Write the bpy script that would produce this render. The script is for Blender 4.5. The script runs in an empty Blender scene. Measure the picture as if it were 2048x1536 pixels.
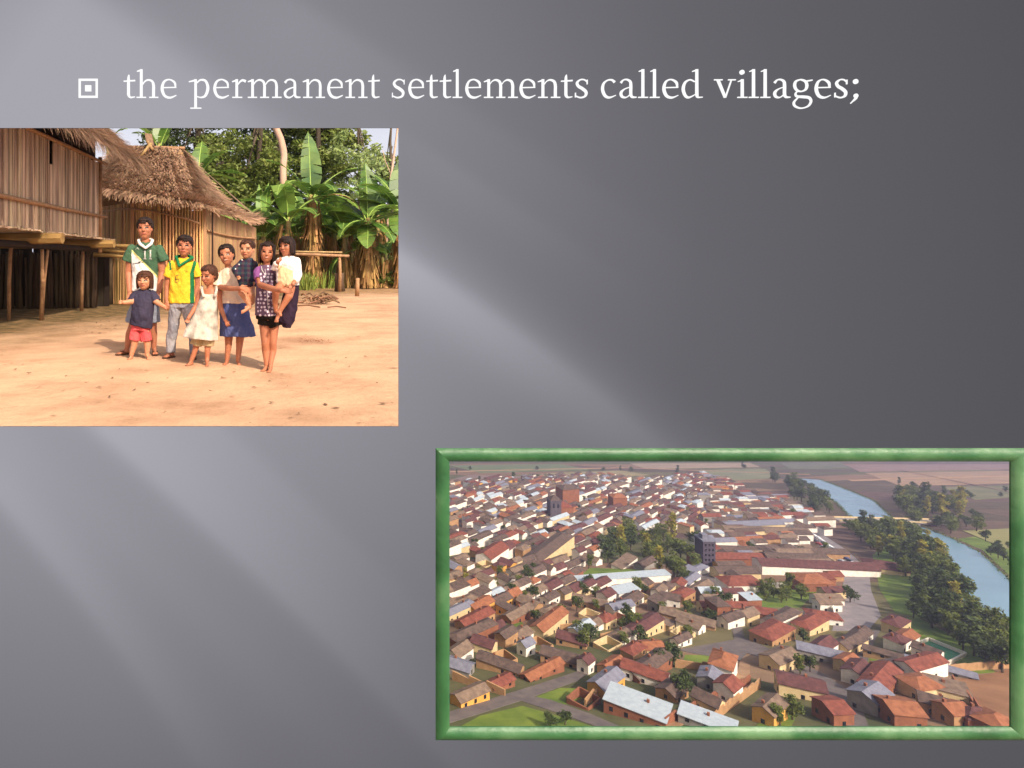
import bpy, math, random
import numpy as np
from mathutils import Vector, Matrix, Euler
random.seed(7)
rng = np.random.default_rng(11)
scene = bpy.context.scene
COL = scene.collection
F = 1300.0; U0 = 640.0; V0 = 530.0; EYE = 0.95
def lin(c):
    out = []
    for x in c[:3]:
        x = x / 255.0
        out.append(x / 12.92 if x <= 0.04045 else ((x + 0.055) / 1.055) ** 2.4)
    return (out[0], out[1], out[2], 1.0)
def W(u, v, d):                       # a point seen in direction (u, v) at distance d ahead
    return Vector(((u - U0) / F * d, d, EYE - (v - V0) / F * d))
def G(u, v, z=0.0):                   # a point of the village ground
    d = EYE * F / (v - V0)
    return Vector(((u - U0) / F * d, d, z))
# ------------------------------------------------------------------ tagging
def tag(o, label=None, cat=None, group=None, kind=None):
    if label: o['label'] = label
    if cat: o['category'] = cat
    if group: o['group'] = group
    if kind: o['kind'] = kind
    return o
def empty(name, loc=(0, 0, 0), label=None, cat=None, group=None):
    o = bpy.data.objects.new(name, None); COL.objects.link(o); o.location = loc
    return tag(o, label, cat, group)
def link_mesh(name, me, parent=None):
    o = bpy.data.objects.new(name, me); COL.objects.link(o)
    if parent is not None:
        o.parent = parent
        o.matrix_parent_inverse = Matrix.Translation(-parent.location) if parent.type == 'EMPTY' or parent.location.length > 0 else Matrix()
    return o
def copy_tree(o, parent=None):
    c = o.copy(); COL.objects.link(c); c.parent = parent
    for ch in o.children: copy_tree(ch, c)
    return c
# ------------------------------------------------------------------ materials
def mat(name, c1, c2=None, scale=4.0, rough=0.85, bump=0.0, bscale=None, stretch=(1, 1, 1), c3=None,
        island=0.0, trans=0.0, spec=0.25, detail=6.0, gen=False):
    m = bpy.data.materials.new(name); m.use_nodes = True
    nt = m.node_tree; N = nt.nodes; L = nt.links
    b = N['Principled BSDF']; b.inputs['Roughness'].default_value = rough
    b.inputs['Specular IOR Level'].default_value = spec
    tc = N.new('ShaderNodeTexCoord'); mp = N.new('ShaderNodeMapping'); mp.inputs['Scale'].default_value = stretch
    L.new(tc.outputs['Object'], mp.inputs['Vector'])
    nz = N.new('ShaderNodeTexNoise'); nz.inputs['Scale'].default_value = scale; nz.inputs['Detail'].default_value = detail
    L.new(mp.outputs[0], nz.inputs['Vector'])
    cr = N.new('ShaderNodeValToRGB'); e = cr.color_ramp.elements
    e[0].position = 0.32; e[1].position = 0.68
    e[0].color = lin(c1); e[1].color = lin(c2 or c1)
    if c3:
        x = cr.color_ramp.elements.new(0.5); x.color = lin(c3)
    L.new(nz.outputs['Fac'], cr.inputs['Fac'])
    out = cr.outputs['Color']
    if island > 0:
        ge = N.new('ShaderNodeNewGeometry'); mr = N.new('ShaderNodeMapRange')
        mr.inputs['To Min'].default_value = 1 - island; mr.inputs['To Max'].default_value = 1 + island * 0.6
        L.new(ge.outputs['Random Per Island'], mr.inputs['Value'])
        hs = N.new('ShaderNodeHueSaturation'); L.new(mr.outputs[0], hs.inputs['Value']); L.new(out, hs.inputs['Color'])
        mh = N.new('ShaderNodeMapRange'); mh.inputs['To Min'].default_value = 0.485; mh.inputs['To Max'].default_value = 0.515
        wn = N.new('ShaderNodeTexWhiteNoise'); wn.noise_dimensions = '1D'; L.new(ge.outputs['Random Per Island'], wn.inputs['W'])
        L.new(wn.outputs['Value'], mh.inputs['Value']); L.new(mh.outputs[0], hs.inputs['Hue'])
        out = hs.outputs['Color']
    L.new(out, b.inputs['Base Color'])
    if bump > 0:
        n2 = N.new('ShaderNodeTexNoise'); n2.inputs['Scale'].default_value = bscale or scale * 3; n2.inputs['Detail'].default_value = 5
        L.new(mp.outputs[0], n2.inputs['Vector'])
        bp = N.new('ShaderNodeBump'); bp.inputs['Strength'].default_value = bump; bp.inputs['Distance'].default_value = 0.02
        L.new(n2.outputs['Fac'], bp.inputs['Height']); L.new(bp.outputs[0], b.inputs['Normal'])
    if trans > 0:
        t = N.new('ShaderNodeBsdfTranslucent'); L.new(out, t.inputs['Color'])
        mx = N.new('ShaderNodeMixShader'); mx.inputs[0].default_value = trans
        L.new(b.outputs[0], mx.inputs[1]); L.new(t.outputs[0], mx.inputs[2])
        L.new(mx.outputs[0], N['Material Output'].inputs['Surface'])
    m.diffuse_color = lin(c1)
    return m
# ------------------------------------------------------------------ mesh builder
class MB:
    def __init__(s): s.v = []; s.f = []; s.m = []
    def add(s, vs, fs, mi=0):
        b = len(s.v); s.v.extend([tuple(x) for x in vs]); s.f.extend([tuple(b + i for i in f) for f in fs]); s.m.extend([mi] * len(fs)); return s
    def box(s, c, size, rot=None, mi=0):
        h = [x / 2 for x in size]; c = Vector(c)
        R = rot if rot is not None else Matrix.Identity(3)
        vs = [c + R @ Vector((a * h[0], b * h[1], d * h[2])) for a in (-1, 1) for b in (-1, 1) for d in (-1, 1)]
        return s.add(vs, [(0, 1, 3, 2), (4, 6, 7, 5), (0, 4, 5, 1), (2, 3, 7, 6), (0, 2, 6, 4), (1, 5, 7, 3)], mi)
    def tube(s, pts, rad, seg=8, mi=0, cap=True, flat=1.0):
        pts = [Vector(p) for p in pts]; n = len(pts)
        if not hasattr(rad, '__len__'): rad = [rad] * n
        vs = []; up0 = None
        for i, p in enumerate(pts):
            t = (pts[min(i + 1, n - 1)] - pts[max(i - 1, 0)])
            t = t.normalized() if t.length > 1e-9 else Vector((0, 0, 1))
            if up0 is None:
                a = Vector((0, 0, 1)) if abs(t.z) < 0.9 else Vector((1, 0, 0)); up0 = t.cross(a).normalized()
            x = (up0 - t * up0.dot(t)).normalized(); up0 = x; y = t.cross(x)
            for k in range(seg):
                an = 2 * math.pi * k / seg
                vs.append(p + (x * math.cos(an) + y * math.sin(an) * flat) * rad[i])
        fs = []
        for i in range(n - 1):
            for k in range(seg):
                k2 = (k + 1) % seg
                fs.append((i * seg + k, i * seg + k2, (i + 1) * seg + k2, (i + 1) * seg + k))
        if cap:
            fs.append(tuple(range(seg))[::-1]); fs.append(tuple((n - 1) * seg + k for k in range(seg)))
        return s.add(vs, fs, mi)
    def cap(s, p, q, r1, r2, seg=12, mi=0, flat=1.0, n=4):   # tapered capsule
        p = Vector(p); q = Vector(q); t = (q - p); L = t.length
        t = t / L if L > 1e-9 else Vector((0, 0, 1))
        pts = []; rr = []
        for i in range(n + 1):
            a = -math.pi / 2 + math.pi / 2 * i / n
            pts.append(p + t * math.sin(a) * r1); rr.append(max(1e-4, math.cos(a) * r1))
        for i in range(n + 1):
            a = math.pi / 2 * i / n
            pts.append(q + t * math.sin(a) * r2); rr.append(max(1e-4, math.cos(a) * r2))
        a = Vector((0, 1, 0)) if abs(t.y) < 0.9 else Vector((1, 0, 0))
        x = t.cross(a).normalized(); y = t.cross(x)
        vs = [P + (x * math.cos(2 * math.pi * k / seg) + y * math.sin(2 * math.pi * k / seg) * flat) * R for P, R in zip(pts, rr) for k in range(seg)]
        m = len(pts); fs = []
        for i in range(m - 1):
            for k in range(seg):
                k2 = (k + 1) % seg; fs.append((i * seg + k, i * seg + k2, (i + 1) * seg + k2, (i + 1) * seg + k))
        fs.append(tuple(range(seg))[::-1]); fs.append(tuple((m - 1) * seg + k for k in range(seg)))
        return s.add(vs, fs, mi)
    def ell(s, c, r, R=None, seg=14, rings=9, mi=0):
        c = Vector(c); R = R or Matrix.Identity(3); vs = []; fs = []
        for i in range(rings + 1):
            a = -math.pi / 2 + math.pi * i / rings; ca = max(1e-4, math.cos(a))
            for k in range(seg):
                b = 2 * math.pi * k / seg
                vs.append(c + R @ Vector((r[0] * ca * math.cos(b), r[1] * ca * math.sin(b), r[2] * math.sin(a))))
        for i in range(rings):
            for k in range(seg):
                k2 = (k + 1) % seg; fs.append((i * seg + k, i * seg + k2, (i + 1) * seg + k2, (i + 1) * seg + k))
        fs.append(tuple(range(seg))[::-1]); fs.append(tuple(rings * seg + k for k in range(seg)))
        return s.add(vs, fs, mi)
    def loft(s, rings, seg=24, mi=0, fold=0, amp=0.0, ph=0.0):   # rings: (centre, rx, ry)
        vs = []; fs = []; n = len(rings)
        for i, (c, rx, ry) in enumerate(rings):
            c = Vector(c)
            for k in range(seg):
                a = 2 * math.pi * k / seg; w = 1 + (amp * i / max(1, n - 1)) * math.sin(fold * a + ph + i * 0.35)
                vs.append(c + Vector((rx * w * math.cos(a), ry * w * math.sin(a), 0)))
        for i in range(n - 1):
            for k in range(seg):
                k2 = (k + 1) % seg; fs.append((i * seg + k, i * seg + k2, (i + 1) * seg + k2, (i + 1) * seg + k))
        fs.append(tuple(range(seg))[::-1]); fs.append(tuple((n - 1) * seg + k for k in range(seg)))
        return s.add(vs, fs, mi)
    def mesh(s, name, mats, smooth=False):
        me = bpy.data.meshes.new(name); me.from_pydata(s.v, [], s.f); me.update()
        for m in (mats if isinstance(mats, (list, tuple)) else [mats]): me.materials.append(m)
        me.polygons.foreach_set('material_index', s.m)
        if smooth: me.polygons.foreach_set('use_smooth', [True] * len(s.f))
        return me
    def build(s, name, mats, parent=None, smooth=False):
        return link_mesh(name, s.mesh(name, mats, smooth), parent)
def quads_mesh(name, V, mats, mi=None):       # V: (n,4,3) separate quads
    n = len(V); me = bpy.data.meshes.new(name)
    me.vertices.add(n * 4); me.vertices.foreach_set('co', np.ascontiguousarray(V, dtype=np.float32).ravel())
    me.loops.add(n * 4); me.loops.foreach_set('vertex_index', np.arange(n * 4, dtype=np.int32))
    me.polygons.add(n); me.polygons.foreach_set('loop_start', np.arange(0, n * 4, 4, dtype=np.int32))
    for m in (mats if isinstance(mats, (list, tuple)) else [mats]): me.materials.append(m)
    if mi is not None: me.polygons.foreach_set('material_index', np.asarray(mi, dtype=np.int32))
    me.update(calc_edges=True); me.validate()
    return me
def leaf_quads(C, size, asp=0.5, rg=rng, droop=0.0):        # C: (n,3) centres -> leaf shaped quads
    n = len(C); a = rg.normal(size=(n, 3)); a[:, 2] = a[:, 2] * 0.6 - droop; a /= np.linalg.norm(a, axis=1)[:, None]
    b = rg.normal(size=(n, 3)); b -= (b * a).sum(1)[:, None] * a; b /= np.linalg.norm(b, axis=1)[:, None]
    s = size * rg.uniform(0.6, 1.3, (n, 1))
    V = np.stack([C - a * s, C + b * s * asp - a * s * 0.1, C + a * s, C - b * s * asp - a * s * 0.1], 1)
    return V
def ball_pts(n, c, r, rg=rng, shell=0.5):
    d = rg.normal(size=(n, 3)); d /= np.linalg.norm(d, axis=1)[:, None]
    k = rg.uniform(shell ** 3, 1, (n, 1)) ** (1 / 3)
    return np.asarray(c) + d * k * np.asarray(r)
# ------------------------------------------------------------------ camera, sky, sun
cam = bpy.data.cameras.new('camera'); cam.sensor_width = 36; cam.lens = 36 * F / 2048
cam.shift_x = (1024 - U0) / 2048; cam.shift_y = -(768 - V0) / 2048
cam.clip_start = 0.05; cam.clip_end = 20000
co = bpy.data.objects.new('camera', cam); COL.objects.link(co); co.location = (0, 0, EYE); co.rotation_euler = (math.pi / 2, 0, 0)
scene.camera = co
AZ, EL = math.radians(33), math.radians(41)       # sun: behind the camera, to its right
sv = Vector((math.sin(AZ) * math.cos(EL), -math.cos(AZ) * math.cos(EL), math.sin(EL)))
sd = bpy.data.lights.new('sun', 'SUN'); sd.energy = 4.6; sd.angle = math.radians(0.6); sd.color = (1.0, 0.89, 0.74)
so = bpy.data.objects.new('sun', sd); COL.objects.link(so); so.rotation_euler = sv.to_track_quat('Z', 'Y').to_euler(); so.location = (20, -20, 30)
wd = bpy.data.worlds.new('World'); scene.world = wd; wd.use_nodes = True
nt = wd.node_tree; sk = nt.nodes.new('ShaderNodeTexSky'); sk.sky_type = 'NISHITA'; sk.sun_disc = False
sk.sun_elevation = EL; sk.sun_rotation = math.pi - AZ; sk.dust_density = 7.0; sk.air_density = 1.0
tcw = nt.nodes.new('ShaderNodeTexCoord'); spw = nt.nodes.new('ShaderNodeSeparateXYZ'); nt.links.new(tcw.outputs['Generated'], spw.inputs[0])
nzw = nt.nodes.new('ShaderNodeTexNoise'); nzw.inputs['Scale'].default_value = 3.5; nzw.inputs['Detail'].default_value = 6; nt.links.new(tcw.outputs['Generated'], nzw.inputs['Vector'])
e1 = nt.nodes.new('ShaderNodeMath'); e1.operation = 'MULTIPLY_ADD'; nt.links.new(spw.outputs[2], e1.inputs[0]); e1.inputs[1].default_value = -2.2; e1.inputs[2].default_value = .75
e2 = nt.nodes.new('ShaderNodeMath'); e2.operation = 'ADD'; e2.use_clamp = True; nt.links.new(e1.outputs[0], e2.inputs[0]); nt.links.new(nzw.outputs['Fac'], e2.inputs[1])
mxw = nt.nodes.new('ShaderNodeMix'); mxw.data_type = 'RGBA'; nt.links.new(e2.outputs[0], mxw.inputs[0]); nt.links.new(sk.outputs[0], mxw.inputs[6]); mxw.inputs[7].default_value = (5.0, 5.0, 5.5, 1)   # thin bright cloud, thickest low down
nt.links.new(mxw.outputs[2], nt.nodes['Background'].inputs[0]); nt.nodes['Background'].inputs[1].default_value = 0.15
vs_ = scene.view_settings; vs_.view_transform = 'Standard'; vs_.look = 'None'; vs_.exposure = 0.25; vs_.gamma = 1.0
scene.cycles.max_bounces = 6; scene.cycles.transparent_max_bounces = 8
# ------------------------------------------------------------------ slide board
D = 2.0
def BX(u): return (u - U0) / F * D
def BZ(v): return EYE - (v - V0) / F * D
def screen_material():
    m = bpy.data.materials.new('slide_graphic'); m.use_nodes = True
    nt = m.node_tree; N = nt.nodes; L = nt.links; N.clear()
    out = N.new('ShaderNodeOutputMaterial'); em = N.new('ShaderNodeEmission'); L.new(em.outputs[0], out.inputs[0])
    tc = N.new('ShaderNodeTexCoord'); sp = N.new('ShaderNodeSeparateXYZ'); L.new(tc.outputs['Object'], sp.inputs[0])
    def math_(op, a, b=None, c=None):
        n = N.new('ShaderNodeMath'); n.operation = op
        for i, x in enumerate((a, b, c)):
            if x is None: continue
            if isinstance(x, (int, float)): n.inputs[i].default_value = x
            else: L.new(x, n.inputs[i])
        return n.outputs[0]
    k = F / D / 1000.0
    u = math_('MULTIPLY_ADD', sp.outputs[0], k, U0 / 1000)          # slide position in thousands
    v = math_('MULTIPLY_ADD', sp.outputs[2], -k, V0 / 1000 + EYE * k)
    def ramp(x, stops, ease=True):
        r = N.new('ShaderNodeValToRGB'); r.color_ramp.interpolation = 'B_SPLINE' if ease else 'LINEAR'
        el = r.color_ramp.elements
        while len(el) > 1: el.remove(el[-1])
        for i, (p, g) in enumerate(stops):
            e = el[0] if i == 0 else el.new(p)
            e.position = p
            c = g if isinstance(g, tuple) else (g, g, g)
            e.color = (c[0], c[1], c[2], 1)
        L.new(x, r.inputs[0]); return r.outputs[0]
    # even falloff from the left edge, then the printed rays
    du = math_('SUBTRACT', u, 0.0); dv = math_('SUBTRACT', v, 0.42)
    dist = math_('SQRT', math_('ADD', math_('MULTIPLY', du, du), math_('MULTIPLY', dv, dv)))
    G8 = [(0, 150), (.4, 147), (.7, 137), (1.0, 123), (1.2, 112), (1.4, 103), (1.7, 95), (2.1, 86), (2.3, 84)]
    base = ramp(math_('MULTIPLY', dist, 1 / 2.3), [(p / 2.3, lin((g, g, g))[0]) for p, g in G8], False)
    RAYS = [  # x1 y1 x2 y2, bend, width up-right, width down-left, strength start, end
        (.13, 0, .50, .27, .10, .06, .80, .34, .30), (.60, .03, 1.35, .50, .0, .030, .13, .13, .02),
        (.797, .522, 1.30, .885, .10, .028, .08, .56, .26), (.214, .859, .88, 1.489, .04, .10, .026, .30, .13),
        (.424, .859, .782, 1.185, .0, .03, .11, .14, .06), (0, .984, .402, 1.511, .12, .07, .028, .27, .08),
        (.045, .895, .469, 1.297, .0, .05, .05, .07, .04), (.913, .35, 1.343, .63, .0, .02, .06, .09, .0)]
    tot = None
    for (x1, y1, x2, y2, bend, wr_, wl_, a0, a1) in RAYS:
        Ln = math.hypot(x2 - x1, y2 - y1); tx, ty = (x2 - x1) / Ln, (y2 - y1) / Ln
        pu = math_('SUBTRACT', u, x1); pv = math_('SUBTRACT', v, y1)
        t = math_('ADD', math_('MULTIPLY', pu, tx), math_('MULTIPLY', pv, ty))
        s_ = math_('ADD', math_('MULTIPLY', pu, ty), math_('MULTIPLY', pv, -tx))
        tc_ = math_('MINIMUM', math_('MAXIMUM', t, 0.0), Ln)
        s_ = math_('ADD', s_, math_('MULTIPLY', math_('MULTIPLY', tc_, math_('SUBTRACT', tc_, Ln)), bend))
        wd2 = math_('MULTIPLY_ADD', math_('GREATER_THAN', s_, 0.0), wr_ - wl_, wl_)
        q = math_('DIVIDE', s_, wd2); g = math_('EXPONENT', math_('MULTIPLY', math_('MULTIPLY', q, q), -1.0))
        am = math_('MAXIMUM', math_('MINIMUM', math_('MULTIPLY_ADD', t, (a1 - a0) / Ln, a0), a0 * 1.15), 0.0)
        am = math_('MULTIPLY', am, math_('MINIMUM', math_('MAXIMUM', math_('MULTIPLY_ADD', t, 4.0, 1.0), 0.0), 1.0))
        x = math_('MULTIPLY', g, am); tot = x if tot is None else math_('ADD', tot, x)
    val = math_('MULTIPLY', base, math_('ADD', tot, 1.0))
    cb = N.new('ShaderNodeCombineXYZ')
    L.new(math_('MULTIPLY', val, 1.0), cb.inputs[0]); L.new(math_('MULTIPLY', val, 0.975), cb.inputs[1]); L.new(math_('MULTIPLY', val, 1.09), cb.inputs[2])
    L.new(cb.outputs[0], em.inputs[0]); em.inputs[1].default_value = 1 / 2 ** vs_.exposure
    return m
def emis(name, col, s):
    m = bpy.data.materials.new(name); m.use_nodes = True; nt = m.node_tree; nt.nodes.clear()
    o = nt.nodes.new('ShaderNodeOutputMaterial'); e = nt.nodes.new('ShaderNodeEmission'); e.inputs[0].default_value = col; e.inputs[1].default_value = s
    nt.links.new(e.outputs[0], o.inputs[0]); return m
m_edge = mat('dark_edge', (35, 35, 38), rough=.6)
us = [-12, 797, 885, 2034, 2060]; vs2 = [-12, 256, 853, 909, 1467, 1548]
us = [-12, 797, 884, 2036, 2062]
def hole(i, j): return (i == 0 and j == 1) or (i == 2 and j == 3)
b = MB()
# the left picture runs to the left edge of the slide
for i in range(len(us) - 1):
    for j in range(len(vs2) - 1):
        if hole(i, j): continue
        x0, x1, z0, z1 = BX(us[i]), BX(us[i + 1]), BZ(vs2[j + 1]), BZ(vs2[j])
        b.add([(x0, D, z0), (x1, D, z0), (x1, D, z1), (x0, D, z1)], [(0, 1, 2, 3)], 0)
        b.add([(x0, D + .004, z0), (x1, D + .004, z0), (x1, D + .004, z1), (x0, D + .004, z1)], [(3, 2, 1, 0)], 1)
        for (di, dj, e) in ((-1, 0, (x0, z0, x0, z1)), (1, 0, (x1, z0, x1, z1)), (0, 1, (x0, z0, x1, z0)), (0, -1, (x0, z1, x1, z1))):
            ii, jj = i + di, j + dj
            if ii < 0 or jj < 0 or ii >= len(us) - 1 or jj >= len(vs2) - 1 or hole(ii, jj):
                b.add([(e[0], D, e[1]), (e[2], D, e[3]), (e[2], D + .004, e[3]), (e[0], D + .004, e[1])], [(0, 1, 2, 3)], 1)
board = b.build('slide_screen', [screen_material(), m_edge])
tag(board, 'large grey glowing slide screen with soft diagonal light streaks and two picture openings', 'screen')
# ---- lettering
m_white = emis('white_letter', (1, 1, 1, 1), 1.05 / 2 ** vs_.exposure)
def spline(P, n=6):
    if len(P) < 3: return P
    out = []
    Q = [P[0]] + P + [P[-1]]
    for i in range(1, len(Q) - 2):
        a, b_, c, d = [np.array(q, float) for q in Q[i - 1:i + 3]]
        for k in range(n):
            t = k / n
            out.append(tuple(0.5 * ((2 * b_) + (-a + c) * t + (2 * a - 5 * b_ + 4 * c - d) * t * t + (-a + 3 * b_ - 3 * c + d) * t ** 3)))
    out.append(tuple(P[-1])); return out
SER = 2.9
def fl(x0, y0, x1, y1): return [(x0, y0, 1.5), (x1, y1, 5.0)]
def se(x0, x1, y=1.4): return [(x0, y, SER), (x1, y, SER)]
def arch(x0, x1): return [(x0, 27, 2.5), (x0 + 5, 33.5, 3.2), (x0 + 12, 36.2, 4.4), (x1 - 2.5, 33, 6.2), (x1, 25, 7.2), (x1, 14, 7.4), (x1, 0.4, 7.4)]
E_ = [[(31.2, 21, 3.5), (29.5, 31, 6.0), (19, 37, 3.4), (8.5, 32.5, 5.5), (4.6, 18.5, 7.8), (9.5, 5, 7.2), (20.5, .8, 5.2), (33, 5.5, 2.0)], [(6, 20.8, 2.8), (33, 21.4, 2.8)]]
GL = {
 'l': ([[(9.5, 57.5, 7.0), (9.5, .6, 7.4)], fl(1.5, 53.2, 9.5, 55.8), se(.3, 19.5)], 20),
 'i': ([[(11, 37.5, 7.0), (11, .6, 7.4)], fl(2.5, 33.0, 11, 35.6), se(1.5, 21)], 22),
 'h': ([[(10, 57.5, 7.0), (10, .6, 7.4)], fl(1.5, 53.2, 10, 55.8), arch(12.5, 34.5), se(.6, 19.5), se(26, 44)], 44),
 'n': ([[(12, 37.5, 7.0), (12, .6, 7.4)], fl(2, 32.5, 12, 35.5), arch(14.5, 36.8), se(2.5, 21.5), se(28, 46.4)], 46.5),
 'm': ([[(11, 37.5, 7.0), (11, .6, 7.4)], fl(1.5, 32.5, 11, 35.5), arch(13, 34.8), arch(37, 58.8), se(1.5, 20), se(26, 44), se(50, 69)], 69.3),
 'r': ([[(11, 37.5, 7.0), (11, .6, 7.4)], fl(1.5, 32.5, 11, 35.5), [(13.5, 27, 2.5), (18, 33, 4), (23, 35.5, 5.5), (29, 33.2, 7)], se(2, 22)], 29.6),
 'p': ([[(14.5, 37.5, 6.5), (14.5, -20, 7.2)], fl(1, 32.5, 14.5, 35.5), [(17, 30, 2.5), (24, 36, 4), (34.5, 34, 6.5), (39, 20.5, 7.8), (34.5, 5.5, 6.5), (25.5, 1.2, 3.6), (16, 3.5, 2.6)], se(4, 26, -20.2)], 43),
 'e': (E_, 34.5),
 'a': ([[(4.8, 30.5, 6.5), (9.5, 35.8, 4), (16.5, 37, 4), (23.3, 33, 6), (24.6, 25, 7.2), (24.6, 8, 7.2), (27.5, 2.2, 5.5), (36, 1.6, 2.6)], [(24, 22.2, 2.5), (12, 17.8, 3.8), (5.2, 11, 6.8), (6.5, 3.6, 6.2), (13, 1, 4), (19, 3.4, 3), (24.5, 9, 2.5)]], 36),
 's': ([[(26, 32.5, 3), (20.5, 36.6, 3), (12.5, 36.4, 4), (6.2, 30.5, 6.5), (9, 23.6, 7), (16.5, 19, 7.6), (24, 12, 7.4), (22.3, 4, 5.8), (13, .9, 3.8), (3.5, 4, 3)], [(26.3, 36.5, 3), (26.3, 27.5, 2.4)], [(2.9, 10.5, 2.4), (2.9, 1.5, 3)]], 30),
 't': ([[(11.5, 46.5, 1.5), (10.5, 43, 5), (10.2, 35, 7), (10.2, 14, 7.4), (10.6, 5.5, 7.2), (14.5, 1.4, 4.5), (23, 2.6, 2.2)], [(.5, 33.6, 3.0), (23.5, 35.0, 3.8)]], 24),
 'c': ([[(28.5, 31.5, 6.5), (23, 36, 4.5), (14.5, 35.6, 4), (6.4, 29, 6), (4.2, 17, 7.6), (9, 5, 7), (18, 1, 5), (30.5, 5.5, 2.2)]], 31),
 'd': ([[(27.5, 32.5, 2.6), (18, 36.4, 3.8), (8.2, 31, 6), (4.4, 18, 7.6), (8.5, 5, 6.8), (16, 1.2, 5), (28, 7, 2.6)], [(31.5, 57.5, 6.8), (31.5, 20, 7.4), (31.8, 6, 7.4), (34, 1.6, 4), (43, 1.8, 2.4)], fl(22.5, 53.2, 31.5, 55.8)], 43.2),
 'v': ([[(8, 36.4, 7.6), (22.6, 1, 6.6)], [(35, 36.4, 3.0), (22.9, 1, 3.4)], se(.5, 17, 36.4), se(28.5, 43.3, 36.4)], 43.6),
 'g': ([[(17, 37, 3.6), (7.5, 33.5, 5.6), (4.8, 25, 6.8), (8.5, 16.5, 5.6), (17, 13.2, 3.6), (26.5, 17, 5.6), (29.2, 25.5, 6.8), (26, 33.5, 5.6), (17, 37, 3.6)], [(25, 33.2, 4), (40, 35.8, 3.4)], [(11, 14.6, 3), (6.5, 8.5, 4), (9.5, 3.4, 5.5), (22, 2.4, 7), (33.5, .6, 6.5), (37.3, -7, 5.4), (31, -16.5, 4.6), (17, -20.3, 3.6), (5.5, -16, 4.8), (3.3, -8.5, 5.0), (11, .4, 3)]], 40.4),
 ';': ([[(13.3, 5.5, 7.5), (12.2, -.5, 6), (2, -10.6, 1.4)]], 16.7)}
DOTS = {'i': [(10.4, 51.5, 4.7)], ';': [(12, 33, 4.9), (12.6, 4.6, 4.2)]}
TXT = [('the', [247.3, 273, 320]), ('permanent', [377, 425, 462.7, 494.3, 565.2, 603.6, 652.5, 688.5, 735.8]),
       ('settlements', [781.8, 814.6, 851.9, 878.7, 904.7, 928.5, 966, 1036.9, 1073.3, 1121, 1147.4]),
       ('called', [1200.3, 1236.3, 1275.5, 1298.7, 1322.4, 1361.2]), ('villages;', [1426.9, 1472.5, 1496.5, 1519.8, 1543.4, 1583.4, 1626.7, 1665.9, 1698])]
BASE = 196.5
def glyph(ch, u0):
    mb = MB(); strokes, w = GL[ch]; lay = 0
    def pt(x, y, k): return (BX(u0 + x), D - 0.004 - k, BZ(BASE - y))
    for st in strokes:
        S = spline([tuple(p) for p in st]); lay += 1; k = lay * 0.00012
        n = len(S); Lf, Rt = [], []
        for i, (x, y, wd_) in enumerate(S):
            a = S[max(0, i - 1)]; c = S[min(n - 1, i + 1)]; tx, ty = c[0] - a[0], c[1] - a[1]; q = math.hypot(tx, ty) or 1
            nx, ny = -ty / q, tx / q
            wd_ = max(1.7, wd_ * .76 - .2)
            Lf.append((x + nx * wd_ / 2, y + ny * wd_ / 2)); Rt.append((x - nx * wd_ / 2, y - ny * wd_ / 2))
        vs = [pt(*p, k) for p in Lf + Rt] + [(pt(*p, k)[0], D - 0.0005, pt(*p, k)[2]) for p in Lf + Rt]
        fs = [(i, i + 1, n + i + 1, n + i) for i in range(n - 1)]
        m2 = 2 * n
        fs += [(i, i + 1, m2 + i + 1, m2 + i) for i in range(n - 1)] + [(n + i, n + i + 1, m2 + n + i + 1, m2 + n + i) for i in range(n - 1)]
        fs += [(0, n, m2 + n, m2), (n - 1, 2 * n - 1, m2 + 2 * n - 1, m2 + n - 1)]
        mb.add(vs, fs)
    for (x, y, r) in DOTS.get(ch, []):
        lay += 1; k = lay * 0.00012
        ring = [(x + r * math.cos(a * math.pi / 10), y + r * math.sin(a * math.pi / 10)) for a in range(20)]
        vs = [pt(*p, k) for p in ring] + [(pt(*p, k)[0], D - .0005, pt(*p, k)[2]) for p in ring]
        mb.add(vs, [tuple(range(20))] + [(i, (i + 1) % 20, 20 + (i + 1) % 20, 20 + i) for i in range(20)])
    return mb
cap_ = empty('slide_caption', (BX(247), D, BZ(196)), 'raised white serif caption reading the permanent settlements called villages', 'lettering')
for word, xs in TXT:
    mbw = MB()
    for ch, x in zip(word, xs):
        g = glyph(ch, x); mbw.add(g.v, g.f)
    mbw.build('word', m_white, cap_)
b = MB()
def flatbox(u0, u1, v0, v1, k=0.0): b.box(((BX(u0) + BX(u1)) / 2, D - 0.0025 - k, (BZ(v0) + BZ(v1)) / 2), (abs(BX(u1) - BX(u0)), .004, abs(BZ(v1) - BZ(v0))))
flatbox(158, 196, 158, 162); flatbox(158, 196, 192, 196); flatbox(158, 162, 162, 192); flatbox(192, 196, 162, 192)
flatbox(171, 183, 171, 183)
tag(b.build('bullet_mark', m_white), 'white square bullet with a small solid square inside, left of the caption', 'bullet')
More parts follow.
